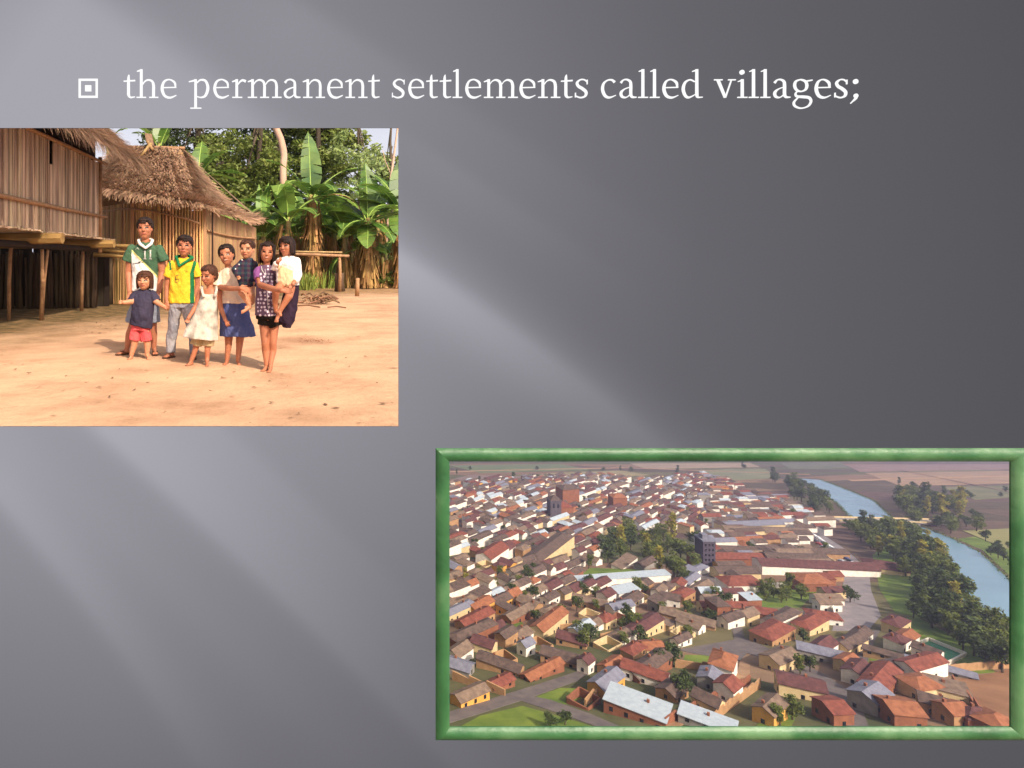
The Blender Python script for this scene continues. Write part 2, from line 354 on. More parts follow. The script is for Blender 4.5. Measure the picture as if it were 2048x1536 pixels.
# ---- green frame: rounded bars mitred at the corners
m_green = mat('green_gloss', (30, 72, 40), (82, 118, 80), scale=5, rough=.45, spec=.4, c3=(46, 92, 54), stretch=(1, 1, 1), detail=3, bump=.15, bscale=40)
fr = empty('picture_frame', (BX(1459), D, BZ(1480)), 'green glossy rounded picture frame around the aerial town view', 'frame')
o4 = [(871, 896), (2049, 896), (2049, 1480), (871, 1480)]; i4 = [(899, 923), (2021, 923), (2021, 1454), (899, 1454)]
for k, nm in enumerate(('top_rail', 'side_rail', 'bottom_rail', 'side_rail')):
    k2 = (k + 1) % 4; mb = MB(); n = 10
    def prof(o, i_):
        out = []
        for q in range(n + 1):
            t = q / n; hgt = math.sin(math.pi * t) ** 0.75 * 0.011
            out.append((BX(o[0] + (i_[0] - o[0]) * t), D - 0.001 - hgt, BZ(o[1] + (i_[1] - o[1]) * t)))
        return out
    A = prof(o4[k], i4[k]); B_ = prof(o4[k2], i4[k2])
    K = 24; vs = []
    for j in range(K + 1):
        for a, c in zip(A, B_): vs.append(tuple(a[x] + (c[x] - a[x]) * j / K for x in range(3)))
    nn = n + 1
    mb.add(vs, [(j * nn + q, j * nn + q + 1, (j + 1) * nn + q + 1, (j + 1) * nn + q) for j in range(K) for q in range(n)])
    # inner lip going back through the board
    a0, b0 = A[-1], B_[-1]
    mb.add([a0, b0, (b0[0], D + .004, b0[2]), (a0[0], D + .004, a0[2])], [(0, 1, 2, 3)])
    mb.build(nm, m_green, fr, True)
# ---- terrace the screen stands on
m_terr = mat('terrace_soil', (120, 100, 74), (150, 128, 96), scale=2)
b = MB(); zt = BZ(1548)
b.add([(-9, -6, zt), (7, -6, zt), (7, 2.05, zt), (-9, 2.05, zt), (-9, -6, -90), (7, -6, -90), (7, 2.05, -90), (-9, 2.05, -90)],
      [(0, 1, 2, 3), (0, 4, 5, 1), (1, 5, 6, 2), (2, 6, 7, 3), (3, 7, 4, 0)])
tag(b.build('ground_terrace', m_terr), 'bare earth terrace under the slide screen', kind='structure')
# ================================================================== VILLAGE
SUNNY = None
def dirt_material():
    m = bpy.data.materials.new('packed_sandy_earth'); m.use_nodes = True; nt = m.node_tree; N = nt.nodes; L = nt.links
    b = N['Principled BSDF']; b.inputs['Roughness'].default_value = .95; b.inputs['Specular IOR Level'].default_value = .1
    tc = N.new('ShaderNodeTexCoord'); 
    def noise(sc, det, st=(1, 1, 1), rough=.55):
        mp = N.new('ShaderNodeMapping'); mp.inputs['Scale'].default_value = st; L.new(tc.outputs['Object'], mp.inputs['Vector'])
        n = N.new('ShaderNodeTexNoise'); n.inputs['Scale'].default_value = sc; n.inputs['Detail'].default_value = det; n.inputs['Roughness'].default_value = rough
        L.new(mp.outputs[0], n.inputs['Vector']); return n.outputs['Fac']
    def ramp(x, st):
        r = N.new('ShaderNodeValToRGB'); e = r.color_ramp.elements
        while len(e) > 1: e.remove(e[-1])
        for i, (p, c) in enumerate(st):
            q = e[0] if i == 0 else e.new(p); q.position = p; q.color = lin(c)
        L.new(x, r.inputs[0]); return r.outputs[0]
    def mix(f, a, c, mode='MIX'):
        n = N.new('ShaderNodeMix'); n.data_type = 'RGBA'; n.blend_type = mode
        if isinstance(f, float): n.inputs[0].default_value = f
        else: L.new(f, n.inputs[0])
        L.new(a, n.inputs[6]); L.new(c, n.inputs[7]); return n.outputs[2]
    c = ramp(noise(.7, 7), [(.3, (164, 124, 94)), (.48, (188, 147, 112)), (.62, (202, 162, 126)), (.75, (192, 150, 116))])
    fine = ramp(noise(26, 9, (1, .6, 1), .7), [(.3, (134, 98, 76)), (.5, (204, 160, 130))])
    c = mix(.3, c, fine)
    swept = ramp(noise(1.3, 9, (.8, .8, 1), .62), [(.36, (150, 112, 84)), (.5, (204, 164, 130)), (.64, (222, 184, 148))])
    c = mix(.42, c, swept)
    # litter darkened band toward the hut and the far edge of the clearing
    sp = N.new('ShaderNodeSeparateXYZ'); L.new(tc.outputs['Object'], sp.inputs[0])
    def mth(op, a, b_=None, c_=None):
        n = N.new('ShaderNodeMath'); n.operation = op
        for i, x in enumerate((a, b_, c_)):
            if x is None: continue
            if isinstance(x, (int, float)): n.inputs[i].default_value = x
            else: L.new(x, n.inputs[i])
        return n.outputs[0]
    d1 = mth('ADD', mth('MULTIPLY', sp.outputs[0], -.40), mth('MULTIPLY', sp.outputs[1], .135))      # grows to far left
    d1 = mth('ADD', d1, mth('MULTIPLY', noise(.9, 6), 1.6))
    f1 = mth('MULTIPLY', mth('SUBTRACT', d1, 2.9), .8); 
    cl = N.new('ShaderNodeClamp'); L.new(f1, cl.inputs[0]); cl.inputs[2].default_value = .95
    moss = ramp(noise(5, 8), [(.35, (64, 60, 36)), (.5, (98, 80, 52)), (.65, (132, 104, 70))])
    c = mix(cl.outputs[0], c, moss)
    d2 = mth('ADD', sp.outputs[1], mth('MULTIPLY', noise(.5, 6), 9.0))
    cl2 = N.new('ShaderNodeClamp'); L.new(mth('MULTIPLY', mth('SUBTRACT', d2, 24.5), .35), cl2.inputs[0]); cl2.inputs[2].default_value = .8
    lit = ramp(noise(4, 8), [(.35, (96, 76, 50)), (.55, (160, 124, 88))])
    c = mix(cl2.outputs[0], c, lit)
    spk = ramp(noise(60, 3, (1, .7, 1)), [(.64, (255, 255, 255)), (.72, (120, 98, 78))])
    c = mix(.6, c, spk, 'MULTIPLY')
    L.new(c, b.inputs['Base Color'])
    bp = N.new('ShaderNodeBump'); bp.inputs['Strength'].default_value = .5; bp.inputs['Distance'].default_value = .05
    L.new(noise(7, 9, rough=.65), bp.inputs['Height']); L.new(bp.outputs[0], b.inputs['Normal'])
    return m
m_dirt = dirt_material()
m_cliff = mat('cliff_scrub', (70, 78, 46), (120, 104, 74), scale=.08)
# plateau: a wedge that stays left of the valley view
b = MB()
nx, ny = 60, 90
ys = [2.06 * (420 / 2.06) ** (j / ny) for j in range(ny + 1)]
vs = []
for j, y in enumerate(ys):
    xl, xr = -0.75 * y - 2.0, 0.128 * y
    for i in range(nx + 1):
        x = xl + (xr - xl) * i / nx
        z = 0.0
        if 7.5 < y < 34:  z = .012 * math.sin(x * 1.3 + y * .7) * math.sin(y * .9) * min(1, (y - 7.5) / 4)
        vs.append((x, y, z))
fs = [(j * (nx + 1) + i, j * (nx + 1) + i + 1, (j + 1) * (nx + 1) + i + 1, (j + 1) * (nx + 1) + i) for j in range(ny) for i in range(nx)]
b.add(vs, fs, 0)
edge = [j * (nx + 1) + nx for j in range(ny + 1)] + [ny * (nx + 1) + i for i in range(nx - 1, -1, -1)] + [j * (nx + 1) for j in range(ny - 1, -1, -1)] + [i for i in range(1, nx)]
low = [(vs[e][0], vs[e][1], -90 - .26 * vs[e][1]) for e in edge]
base = len(b.v); b.v.extend(low); n = len(edge)
for k in range(n):
    k2 = (k + 1) % n; b.f.append((edge[k], base + k, base + k2, edge[k2])); b.m.append(1)
tag(b.build('ground', [m_dirt, m_cliff]), 'sandy bare earth clearing of the village', kind='structure')

# ---- bamboo / wood materials
m_slatL = mat('weathered_bamboo', (150, 124, 100), (206, 176, 144), scale=9, stretch=(1, 1, .12), island=.42, rough=.7, bump=.3, c3=(176, 148, 120))
m_slatR = mat('yellow_bamboo', (166, 122, 74), (214, 168, 110), scale=9, stretch=(1, 1, .12), island=.40, rough=.65, bump=.3)
m_slatP = mat('pale_split_bamboo', (142, 110, 76), (176, 140, 100), scale=9, stretch=(1, 1, .1), island=.14, rough=.75, bump=.3)
m_dark = mat('shade_toned_board', (34, 26, 20), (50, 38, 28), scale=8, stretch=(1, 1, .2), island=.3)  # near-black brown carries the shade under the hut in its colour
m_pole = mat('peeled_pole', (140, 106, 70), (170, 134, 92), scale=12, rough=.7, island=.12, bump=.3)
m_log = mat('hewn_log', (120, 92, 50), (160, 126, 76), scale=7, stretch=(.3, 1, 1), rough=.7, bump=.4)
m_stake = mat('shade_toned_stake', (70, 54, 40), (100, 80, 58), scale=7, stretch=(1, 1, .2), island=.35)  # wood tone darkened to stand in for shade below the hut floor
m_thatch = mat('dry_thatch', (150, 118, 94), (192, 156, 126), scale=3, island=.38, rough=.9, trans=.15)
m_thatch_in = mat('thatch_underlayer', (112, 86, 68), (142, 112, 88), scale=12, bump=.6)
m_reddog = mat('red_brown_wood', (120, 62, 32), (150, 84, 46), scale=5, stretch=(1, 1, .2))
def strands(pts_dirs, L, w, mats_, name, parent, jit=.25, lift=.05, seed=1):
    """pts_dirs: list of (point, downslope dir, normal)"""
    rg = np.random.default_rng(seed); V = []
    for p, dn, nr in pts_dirs:
        d = Vector(dn) + Vector(rg.normal(0, jit, 3)); d.normalize(); nr = Vector(nr)
        s = d.cross(nr).normalized(); l = L * rg.uniform(.5, 1.35); ww = w * rg.uniform(.5, 1.4)
        o = Vector(p) + nr * rg.uniform(0, lift); up = nr * (lift * rg.uniform(.2, 1.3))
        a, b_ = o - s * ww, o + s * ww; e = o + d * l + up
        V.append([a, b_, e + s * ww * .25, e - s * ww * .25])
    return link_mesh(name, quads_mesh(name, np.array([[tuple(q) for q in x] for x in V]), mats_), parent)

# ================================================================== LEFT STILT HUT
XH = -4.42
h1 = empty('stilt_hut', (XH, 10, 0), 'bamboo walled hut raised on thin posts, cut by the picture edge, under shaggy thatch', 'hut')
b = MB(); y = 6.0; k = 0
while y < 13.0:                                             # vertical split bamboo
    w = random.uniform(.035, .065)
    if not (9.88 < y < 9.93 or 10.62 < y < 10.66):
        top = 3.0 + random.uniform(-.02, .02); bot = 1.50 + random.uniform(-.03, .02)
        if 10.6 < y < 10.75: top = 2.6
        b.box((XH + random.uniform(-.012, .012), y + w / 2, (top + bot) / 2), (.022, w * .96, top - bot), Euler((random.uniform(-.006, .006), 0, random.uniform(-.25, .25))).to_matrix())
    y += w + .003
b.build('wall', m_slatL, h1)
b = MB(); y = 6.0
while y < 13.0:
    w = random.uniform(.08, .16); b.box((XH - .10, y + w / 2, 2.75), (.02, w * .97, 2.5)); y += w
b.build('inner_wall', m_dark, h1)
b = MB(); x = XH - .12                                      # far gable wall turned away plus its corner
while x > -9:
    w = random.uniform(.04, .07); b.box((x, 13.02 + random.uniform(-.01, .01), 2.4), (w, .02, 1.8)); x -= w + .003
b.build('end_wall', m_slatL, h1)
b = MB(); b.tube([(XH + .045, 6, 3.02), (XH + .05, 9, 3.0), (XH + .04, 13.35, 3.02)], [.038, .036, .03]); b.build('eave_pole', m_pole, h1, True)
b = MB(); b.tube([(XH + .04, 6, 1.92), (XH + .05, 8.5, 1.90), (XH + .045, 11, 1.905), (XH + .05, 13.3, 1.93)], [.036, .036, .034, .03])
for yy in (9.3, 10.2, 11.2, 12.2): b.tube([(XH - .02, yy, 1.95), (XH + .09, yy, 1.91), (XH - .02, yy, 1.86)], .009, 5)
b.build('girt_pole', m_pole, h1, True)
b = MB(); b.tube([(XH + .03, 12.98, 1.2), (XH + .03, 12.98, 3.1)], .04); b.build('corner_post', m_pole, h1, True)
b = MB()                                                    # floor: layer of palm slats, ragged edge
for i in range(150):
    y0 = 6 + 7.6 * i / 150; b.box((-6.7 + random.uniform(-.06, .06), y0, 1.475 + random.uniform(-.012, .012)), (4.75, .045, .022))
b.build('floor', m_slatL, h1)
b = MB()
for yy, x1 in ((10.25, -4.06), (12.95, -4.1), (7.6, -4.1)):
    b.tube([(-9, yy, 1.36), (x1 - .5, yy + .02, 1.37), (x1, yy, 1.37)], [.085, .095, .085], 7)
    b.build('floor_beam', m_log, h1); b = MB()
b.tube([(-4.62, 6, 1.26), (-4.6, 13.6, 1.27)], .055); b.build('edge_bearer', m_dark, h1)
posts = [((18, 640), (22, 478), .036), ((82, 640), (84, 482), .036), ((84, 638), (97, 486), .028), ((163, 622), (166, 500), .04)]
for (bu, bv), (tu, tv), r in posts:
    g = G(bu, bv); t = W(tu, tv, g.y - .3); t.z = 1.30
    b = MB(); mid = (g + t) / 2 + Vector((random.uniform(-.02, .02), 0, 0)); b.tube([g - Vector((0, 0, .05)), mid, t], [r, r * .92, r * .85]); b.build('stilt', m_pole, h1, True)
# thick timber beside the doorway under the hut
g = G(200, 605); b = MB(); b.box((g.x + .05, g.y, .62), (.34, .1, 1.3), Euler((0, .03, .3)).to_matrix()); b.build('door_plank', m_reddog, h1)
# thatch
b = MB(); EX, EZ = -3.72, 3.08; RX, RZ = -6.6, 5.8
b.add([(EX, 5.5, EZ), (EX, 13.35, EZ), (RX, 13.45, RZ), (RX, 5.5, RZ), (EX, 5.5, EZ - .06), (EX, 13.35, EZ - .06), (RX, 13.45, RZ - .1), (RX, 5.5, RZ - .1), (-9.4, 5.5, EZ), (-9.4, 13.35, EZ)],
      [(0, 1, 2, 3), (7, 6, 5, 4), (0, 4, 5, 1), (1, 5, 6, 2), (3, 2, 9, 8)])
roof1 = b.build('roof', m_thatch_in, h1)
pd = []; dn = Vector((EX - RX, 0, EZ - RZ)).normalized(); nr = Vector((-dn.z, 0, dn.x))
for i in range(7500):
    t = random.random() ** 1.5 * .62; y = random.uniform(5.6, 13.45)
    pd.append((Vector((EX + (RX - EX) * t, y, EZ + (RZ - EZ) * t)) + nr * .02, dn, nr))
for i in range(1500):
    pd.append((Vector((EX + .02, random.uniform(5.6, 13.4), EZ - .02)), Vector((.35, 0, -1)), Vector((1, 0, .2))))
for i in range(700):                                        # verge at the gable end
    t = random.random() * .8
    pd.append((Vector((EX + (RX - EX) * t, 13.4, EZ + (RZ - EZ) * t)), Vector((.5, .45, -.75)), Vector((.3, .7, .3))))
strands(pd, .30, .0115, m_thatch, 'thatch', roof1, .20, .06, 3)
b = MB()
for i in range(9):
    yy = 7 + i * .78; b.tube([(EX + .12, yy, EZ - .12), (RX, yy + .1, RZ - .15)], .03, 6)
b.build('rafters', m_pole, h1, True)
# stakes closing the back of the space below the hut
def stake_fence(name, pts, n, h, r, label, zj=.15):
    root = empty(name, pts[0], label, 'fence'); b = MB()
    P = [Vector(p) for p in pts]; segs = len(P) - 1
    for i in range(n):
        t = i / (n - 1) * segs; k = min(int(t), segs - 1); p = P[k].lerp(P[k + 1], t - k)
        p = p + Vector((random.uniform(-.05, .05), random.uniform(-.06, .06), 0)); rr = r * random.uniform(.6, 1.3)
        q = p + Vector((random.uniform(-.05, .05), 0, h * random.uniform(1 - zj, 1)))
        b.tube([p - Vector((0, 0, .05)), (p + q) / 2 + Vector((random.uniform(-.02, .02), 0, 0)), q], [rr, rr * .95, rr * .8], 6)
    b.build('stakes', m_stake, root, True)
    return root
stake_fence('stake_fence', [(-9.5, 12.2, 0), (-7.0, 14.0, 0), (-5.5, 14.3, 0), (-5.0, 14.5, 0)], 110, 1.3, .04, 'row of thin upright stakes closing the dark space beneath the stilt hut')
sf = stake_fence('pole_fence', [tuple(G(205, 610)), tuple(G(226, 606))], 9, 1.25, .05, 'short run of stout poles between the stilt hut and the round ended hut')
b = MB()
for z in (.75, .92): g = G(222, 604); b.tube([(g.x - .2, g.y - .1, z), (g.x + .55, g.y - .05, z + .02)], .035, 7)
b.build('rail', m_pole, sf, True)
# raised poles by the wall of the second hut
b = MB(); g1 = W(205, 486, 14.2); 
for dz in (0, .12, .22): b.tube([(g1.x - .2, g1.y, 1.40 - dz), (g1.x + .62, g1.y + .1 + dz, 1.36 - dz)], [.05, .04], 7)
tag(b.build('pole_platform', m_log, None, True), 'low rack of stacked poles jutting out beside the green shirted boy', 'pole rack')
# plank barrier behind the stakes, underfloor shade put into its dark colour
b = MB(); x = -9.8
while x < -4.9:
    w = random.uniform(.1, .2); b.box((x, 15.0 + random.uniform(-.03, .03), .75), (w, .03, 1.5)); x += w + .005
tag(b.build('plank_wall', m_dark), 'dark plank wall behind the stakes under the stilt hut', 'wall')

# ================================================================== ROUND ENDED HUT
h2 = empty('round_hut', W(330, 605, 16.2), 'bamboo hut with curved front wall and tall brown thatched roof behind the boys', 'hut')
foot = [(165, 18.5), (185, 17.2), (215, 16.2), (260, 15.5), (320, 15.2), (370, 15.3), (412, 15.7)]
FP = [Vector(((u - U0) / F * d, d, 0)) for u, d in foot]
side = [Vector(((u - U0) / F * d, d, 0)) for u, d in ((412, 15.72), (460, 17.1), (513, 18.7))]
def along(P, step):
    out = []
    for a, c in zip(P[:-1], P[1:]):
        n = max(1, int((c - a).length / step))
        for i in range(n): out.append((a.lerp(c, i / n), (c - a).normalized()))
    return out
def smooth_path(P, n=8):
    S = spline([tuple(p) for p in P], n); return [Vector(s) for s in S]
FPs = smooth_path(FP)
b = MB()
for p, t in along(FPs, .043):
    r = random.uniform(.022, .028); b.tube([p + Vector((0, random.uniform(-.012, .012), 0)), p + Vector((random.uniform(-.01, .01), 0, 1.3)), p + Vector((random.uniform(-.012, .012), 0, 2.42))], [r, r, r * .9], 6, cap=False)
b.build('wall', m_slatR, h2, True)
b = MB()
for a, c in zip(FPs[:-1], FPs[1:]):
    o = Vector((0, .12, 0)); b.add([a + o, c + o, c + o + Vector((0, 0, 2.25)), a + o + Vector((0, 0, 2.25))], [(0, 1, 2, 3)])
b.build('inner_wall', m_pole, h2)
b = MB()
for p, t in along(side, .07):
    w = random.uniform(.055, .072); hh_ = float(np.interp(p.y, (15.7, 18.7), (2.3, 2.02))); b.box(p + Vector((0, random.uniform(-.008, .008), hh_ / 2)), (w, .02, hh_), Matrix.Rotation(math.atan2(t.y, t.x), 3, 'Z'))
b.build('side_wall', m_slatP, h2)
b = MB(); p = side[0] + Vector((-.02, -.05, 0)); b.box(p + Vector((0, 0, 1.16)), (.09, .06, 2.32)); b.build('corner_post', m_slatP, h2)
b = MB(); p = side[0]; b.tube([p + Vector((.16, -.01, .2)), p + Vector((.16, -.01, 2.25))], .022, 6); b.build('door_jamb', m_dark, h2)
bp_ = [W(u, v, d - .07) for (u, v, d) in ((205, 424, 16.5), (245, 418, 15.7), (290, 420, 15.3), (330, 428, 15.15), (370, 437, 15.2), (398, 447, 15.4))]
b = MB(); b.tube(smooth_path(bp_), .026, 7); b.build('binding_pole', m_pole, h2, True)
bp_ = [W(u, v, d - .08) for (u, v, d) in ((416, 461, 15.8), (440, 468, 16.5), (475, 474, 17.5), (512, 477, 18.6))]
b = MB(); b.tube(smooth_path(bp_), .028, 7); b.build('binding_pole', m_pole, h2, True)
# roof
ridge = [W(246, 296, 17.8), W(300, 293, 17.6), W(362, 300, 17.4)]
eave = [W(*q) for q in ((120, 380, 19.5), (165, 376, 17.3), (205, 379, 15.7), (260, 388, 14.95), (322, 396, 14.65), (372, 404, 14.8), (400, 409, 15.1), (440, 422, 16.25), (488, 438, 17.75), (513, 436, 18.7))]
back = [W(*q) for q in ((505, 425, 21), (430, 420, 23), (300, 420, 23), (180, 420, 22), (130, 400, 21))]
rid_t = [0.0, .0, .12, .35, .62, .85, 1.0, 1.0, 1.0, 1.0]
ES = smooth_path(eave, 6); NE = len(ES)
RT = [float(np.interp(i / (NE - 1) * 9, range(10), rid_t)) for i in range(NE)]
def rpt(t): return ridge[0].lerp(ridge[1], t * 2) if t < .5 else ridge[1].lerp(ridge[2], t * 2 - 1)
def roofp(i, s):                                            # s 0 eave .. 1 ridge, slight sag
    e = ES[i]; r = rpt(RT[i]); p = e.lerp(r, s); p.z -= .36 * math.sin(math.pi * s ** .8) * (.95 if RT[i] > .8 else .3); return p
b = MB(); NS = 10
vs = [roofp(i, s / NS) for i in range(NE) for s in range(NS + 1)]
b.add(vs, [(i * (NS + 1) + s, (i + 1) * (NS + 1) + s, (i + 1) * (NS + 1) + s + 1, i * (NS + 1) + s + 1) for i in range(NE - 1) for s in range(NS)])
BK = [ES[-1]] + back + [ES[0]]
for a, c in zip(BK[:-1], BK[1:]):
    r = ridge[2] if a.x > -2 else ridge[0]; b.add([a, c, r], [(0, 1, 2)])
b.add([ridge[2], back[2], ridge[0]], [(0, 1, 2)])
for i in range(NE - 1):                                     # eave thickness
    a, c = ES[i], ES[i + 1]; dz = Vector((0, .25, -.02)); b.add([a, c, c + dz, a + dz], [(0, 1, 2, 3)])
roof2 = b.build('roof', m_thatch_in, h2)
pd = []
for k in range(17000):
    i = random.randrange(NE - 1); f = random.random(); s = random.random() ** 1.15
    p = roofp(i, s).lerp(roofp(i + 1, s), f); q = roofp(i, max(0, s - .08)).lerp(roofp(i + 1, max(0, s - .08)), f)
    dn = (q - p).normalized() if s > .08 else (roofp(i, 0) - roofp(i, .1)).normalized()
    tang = (roofp(min(i + 1, NE - 1), s) - roofp(i, s)); nr = dn.cross(tang)
    nr = nr.normalized() if nr.length > 1e-6 else Vector((0, -1, 1)); 
    if nr.z < 0: nr = -nr
    pd.append((p, dn, nr))
for k in range(1500):
    i = random.randrange(NE - 1); p = ES[i].lerp(ES[i + 1], random.random())
    pd.append((p + Vector((0, 0, .03)), (roofp(i, 0) - roofp(i, .1)).normalized() + Vector((0, 0, -.45)), Vector((0, -1, .3))))
strands(pd, .30, .0145, m_thatch, 'thatch', roof2, .20, .07, 5)
b = MB(); rg_ = random.Random(4)
a, c = ridge[0] + Vector((-.15, 0, .02)), ridge[2] + Vector((.1, 0, .05))
b.tube([a, c], [.06, .045], 7); b.tube([a + Vector((0, -.25, -.28)), c + Vector((0, -.25, -.2))], .045, 7)
b.tube([W(282, 312, 17.0), W(302, 287, 17.2)], .045, 6); b.tube([W(306, 300, 17.1), W(294, 282, 17.3)], .04, 6)
b.build('ridge_pole', m_pole, h2, True)
b = MB(); b.add([W(289, 266, 17.4), W(303, 268, 17.4), W(308, 292, 17.3), W(294, 290, 17.3), W(290, 266, 17.5), W(304, 268, 17.5), W(309, 292, 17.5), W(295, 290, 17.5)],
      [(0, 1, 2, 3), (7, 6, 5, 4), (0, 4, 5, 1), (1, 5, 6, 2), (2, 6, 7, 3), (3, 7, 4, 0)]); b.build('ridge_cap', m_thatch_in, h2)

# ================================================================== PLANTS
m_leafD = mat('dark_forest_leaf', (56, 72, 34), (98, 110, 56), scale=.35, island=.5, rough=.55, trans=.3, spec=.4)
m_leafM = mat('mid_forest_leaf', (96, 112, 44), (140, 148, 72), scale=.35, island=.42, rough=.55, trans=.35, spec=.4)
m_leafL = mat('light_forest_leaf', (132, 152, 84), (176, 188, 120), scale=.35, island=.35, rough=.55, trans=.4, spec=.4)
m_bark = mat('grey_bark', (62, 52, 42), (94, 80, 64), scale=3, stretch=(1, 1, .3), bump=.5)
m_barkP = mat('pale_bark', (176, 140, 118), (206, 172, 148), scale=2.5, stretch=(1, 1, .3), bump=.4)
m_ban = mat('banana_leaf', (66, 100, 38), (116, 142, 60), scale=1.4, island=.32, rough=.42, trans=.35, spec=.5)
m_banL = mat('young_banana_leaf', (104, 140, 54), (132, 162, 74), scale=1.4, island=.2, rough=.42, trans=.4, spec=.5)
m_banD = mat('dry_banana_leaf', (150, 112, 66), (186, 146, 92), scale=4, island=.35, rough=.9, trans=.2)
m_stem = mat('banana_stem', (112, 122, 54), (150, 140, 78), scale=5, stretch=(1, 1, .4), rough=.6, c3=(136, 112, 72))
m_rib = mat('banana_rib', (150, 176, 84), rough=.5)
def forest_tree(base, height, clumps, mleaf, mbark, label, r0=.25, n=9000, size=.135, lean=(0, 0), seed=1, pale=False, bare=.4):
    rg = np.random.default_rng(seed); rr = random.Random(seed); base = Vector(base)
    n = int(n * 1.15)
    root = empty('forest_tree', base, label, 'tree', 'tall trees behind the banana plants')
    top = base + Vector((lean[0], lean[1], height * .8)); b = MB()
    pts = [base.lerp(top, t) + Vector((rr.uniform(-.12, .12), 0, 0)) * (1 if 0 < t < 1 else 0) for t in (0, .2, .4, .6, .8, 1)]
    b.tube(pts, [r0, r0 * .85, r0 * .75, r0 * .62, r0 * .5, r0 * .3], 9)
    C = []; tot = sum(c[1] ** 2 for c in clumps)
    for (p, r) in clumps:
        p = Vector(p); s = pts[3].lerp(top, rr.random() * .9); m_ = s.lerp(p, .5) + Vector((0, 0, -.25 * r))
        b.tube([s, m_, p], [r0 * .35, r0 * .2, .03], 6)
        for j in range(4):
            q = p + Vector((rr.uniform(-1, 1), rr.uniform(-1, 1), rr.uniform(-.6, 1))) * r * .8
            b.tube([m_.lerp(p, .5), q], [r0 * .12, .015], 5)
        # sub clumps so the crown is broken up
        nn = int(n * r * r / tot); k = max(5, int(13 * r))
        subs = ball_pts(k, p, (r, r, r * .7), rg, .35)
        for sc in subs: C.append(ball_pts(max(4, nn // k), sc, r * np.array([.30, .30, .19]) * rg.uniform(.6, 1.3), rg, .1))
    b.build('trunk', mbark, root, True)
    C = np.concatenate(C); V = leaf_quads(C, size, .45, rg)
    link_mesh('crown', quads_mesh('crown', V, mleaf), root); return root
def cl(lst): return [(W(u, v, d), r) for (u, v, d, r) in lst]
forest_tree(G(395, 563), 14, cl([(345, 280, 38, 2.2), (385, 250, 38, 2.0), (405, 215, 39, 2.2), (432, 310, 38, 1.6), (350, 330, 37, 1.7), (330, 270, 38, 1.6)]), m_leafD, m_bark, 'dark leaved tree with sky gaps rising behind the thatched ridge', seed=1, n=6000)
forest_tree(G(520, 564), 14, cl([(480, 330, 37, 2.6), (510, 360, 36, 2.4), (470, 390, 35, 1.8), (530, 320, 37, 1.8)]), m_leafM, m_bark, 'olive green tree with dense rounded crown left of the pale bare trunk', seed=2, n=12000)
forest_tree(G(555, 562), 17, cl([(520, 262, 42, 2.3), (560, 240, 42, 2.6), (600, 270, 41, 2.2), (590, 330, 41, 2.4), (545, 300, 42, 2.2), (620, 380, 40, 2.4), (570, 400, 40, 2.2)]), m_leafD, m_bark, 'tallest dark tree directly behind the pale bare trunk', seed=3, n=12500)
forest_tree(G(640, 564), 14, cl([(650, 285, 38, 2.2), (640, 330, 37, 1.9), (630, 250, 38, 1.8)]), m_leafM, m_bark, 'green tree above the tallest banana plant', seed=4, n=9000)
forest_tree(G(715, 564), 12, cl([(697, 305, 36, 1.5), (732, 318, 36, 1.3), (720, 350, 35, 1.6), (690, 335, 36, 1.1), (745, 350, 36, .9)]), m_leafL, m_bark, 'light green airy tree with open crown on the right', seed=5, n=2300, r0=.14)
forest_tree(G(785, 565), 12, cl([(772, 335, 37, 1.2), (798, 340, 37, 1.3), (765, 365, 37, 1.1), (795, 380, 36, 1.4), (770, 400, 36, 1.3)]), m_leafM, m_bark, 'small dark green tree at the right edge of the village picture', seed=6, n=2300, r0=.14)
forest_tree(G(445, 565), 9, cl([(420, 330, 33, 1.3), (450, 360, 33, 1.5), (430, 385, 33, 1.4), (400, 350, 34, 1.2)]), m_leafM, m_bark, 'low bushy tree just right of the thatched roof peak', seed=8, n=6500, r0=.14)
# pale leaning trunks
root = empty('bare_trunk_tree', G(575, 567), 'pale pinkish bare trunk bending up out of the frame', 'tree')
b = MB(); p = [W(u, v, 32) for u, v in ((572, 560), (570, 450), (566, 345), (568, 310), (562, 280), (553, 258), (545, 235), (540, 180))]; b.tube(smooth_path(p, 4), [.17] * 28 + [.12], 9); b.build('trunk', m_barkP, root, True)
C = np.concatenate([ball_pts(300, W(530, 170, 32), (1.6, 1.6, 1), rng)]); link_mesh('crown', quads_mesh('crown', leaf_quads(C, .2), m_leafM), root)
root = empty('thin_bare_tree', G(778, 567), 'thin whitish leafless trunk leaning at the right edge of the village picture', 'tree')
b = MB(); b.tube([W(u, v, 33) for u, v in ((770, 560), (778, 380), (788, 310), (795, 258), (799, 220))], [.07, .065, .06, .05, .04], 7)
b.tube([W(782, 350, 33), W(770, 320, 33.2), W(765, 300, 33.3)], [.03, .02, .012], 5); b.build('trunk', m_barkP, root, True)
# far forest closing the clearing
C = []
for i in range(260):
    d = random.uniform(40, 60); u = random.uniform(150, 860); v = random.uniform(420, 560)
    C.append(ball_pts(110, W(u, v, d), (2.2, 1.6, 1.5), rng, .2))
for i in range(150):
    d = random.uniform(33, 39); u = random.uniform(430, 860); v = random.uniform(440, 560); C.append(ball_pts(120, W(u, v, d), (1.2, .9, .9), rng, .2))
C = np.concatenate(C); C = C[C[:, 2] > .1]
tag(link_mesh('forest', quads_mesh('forest', leaf_quads(C, .26), [m_leafD, m_leafM], rng.integers(0, 2, len(C)))), 'dark green jungle mass closing the clearing behind the trees', 'forest', kind='stuff')
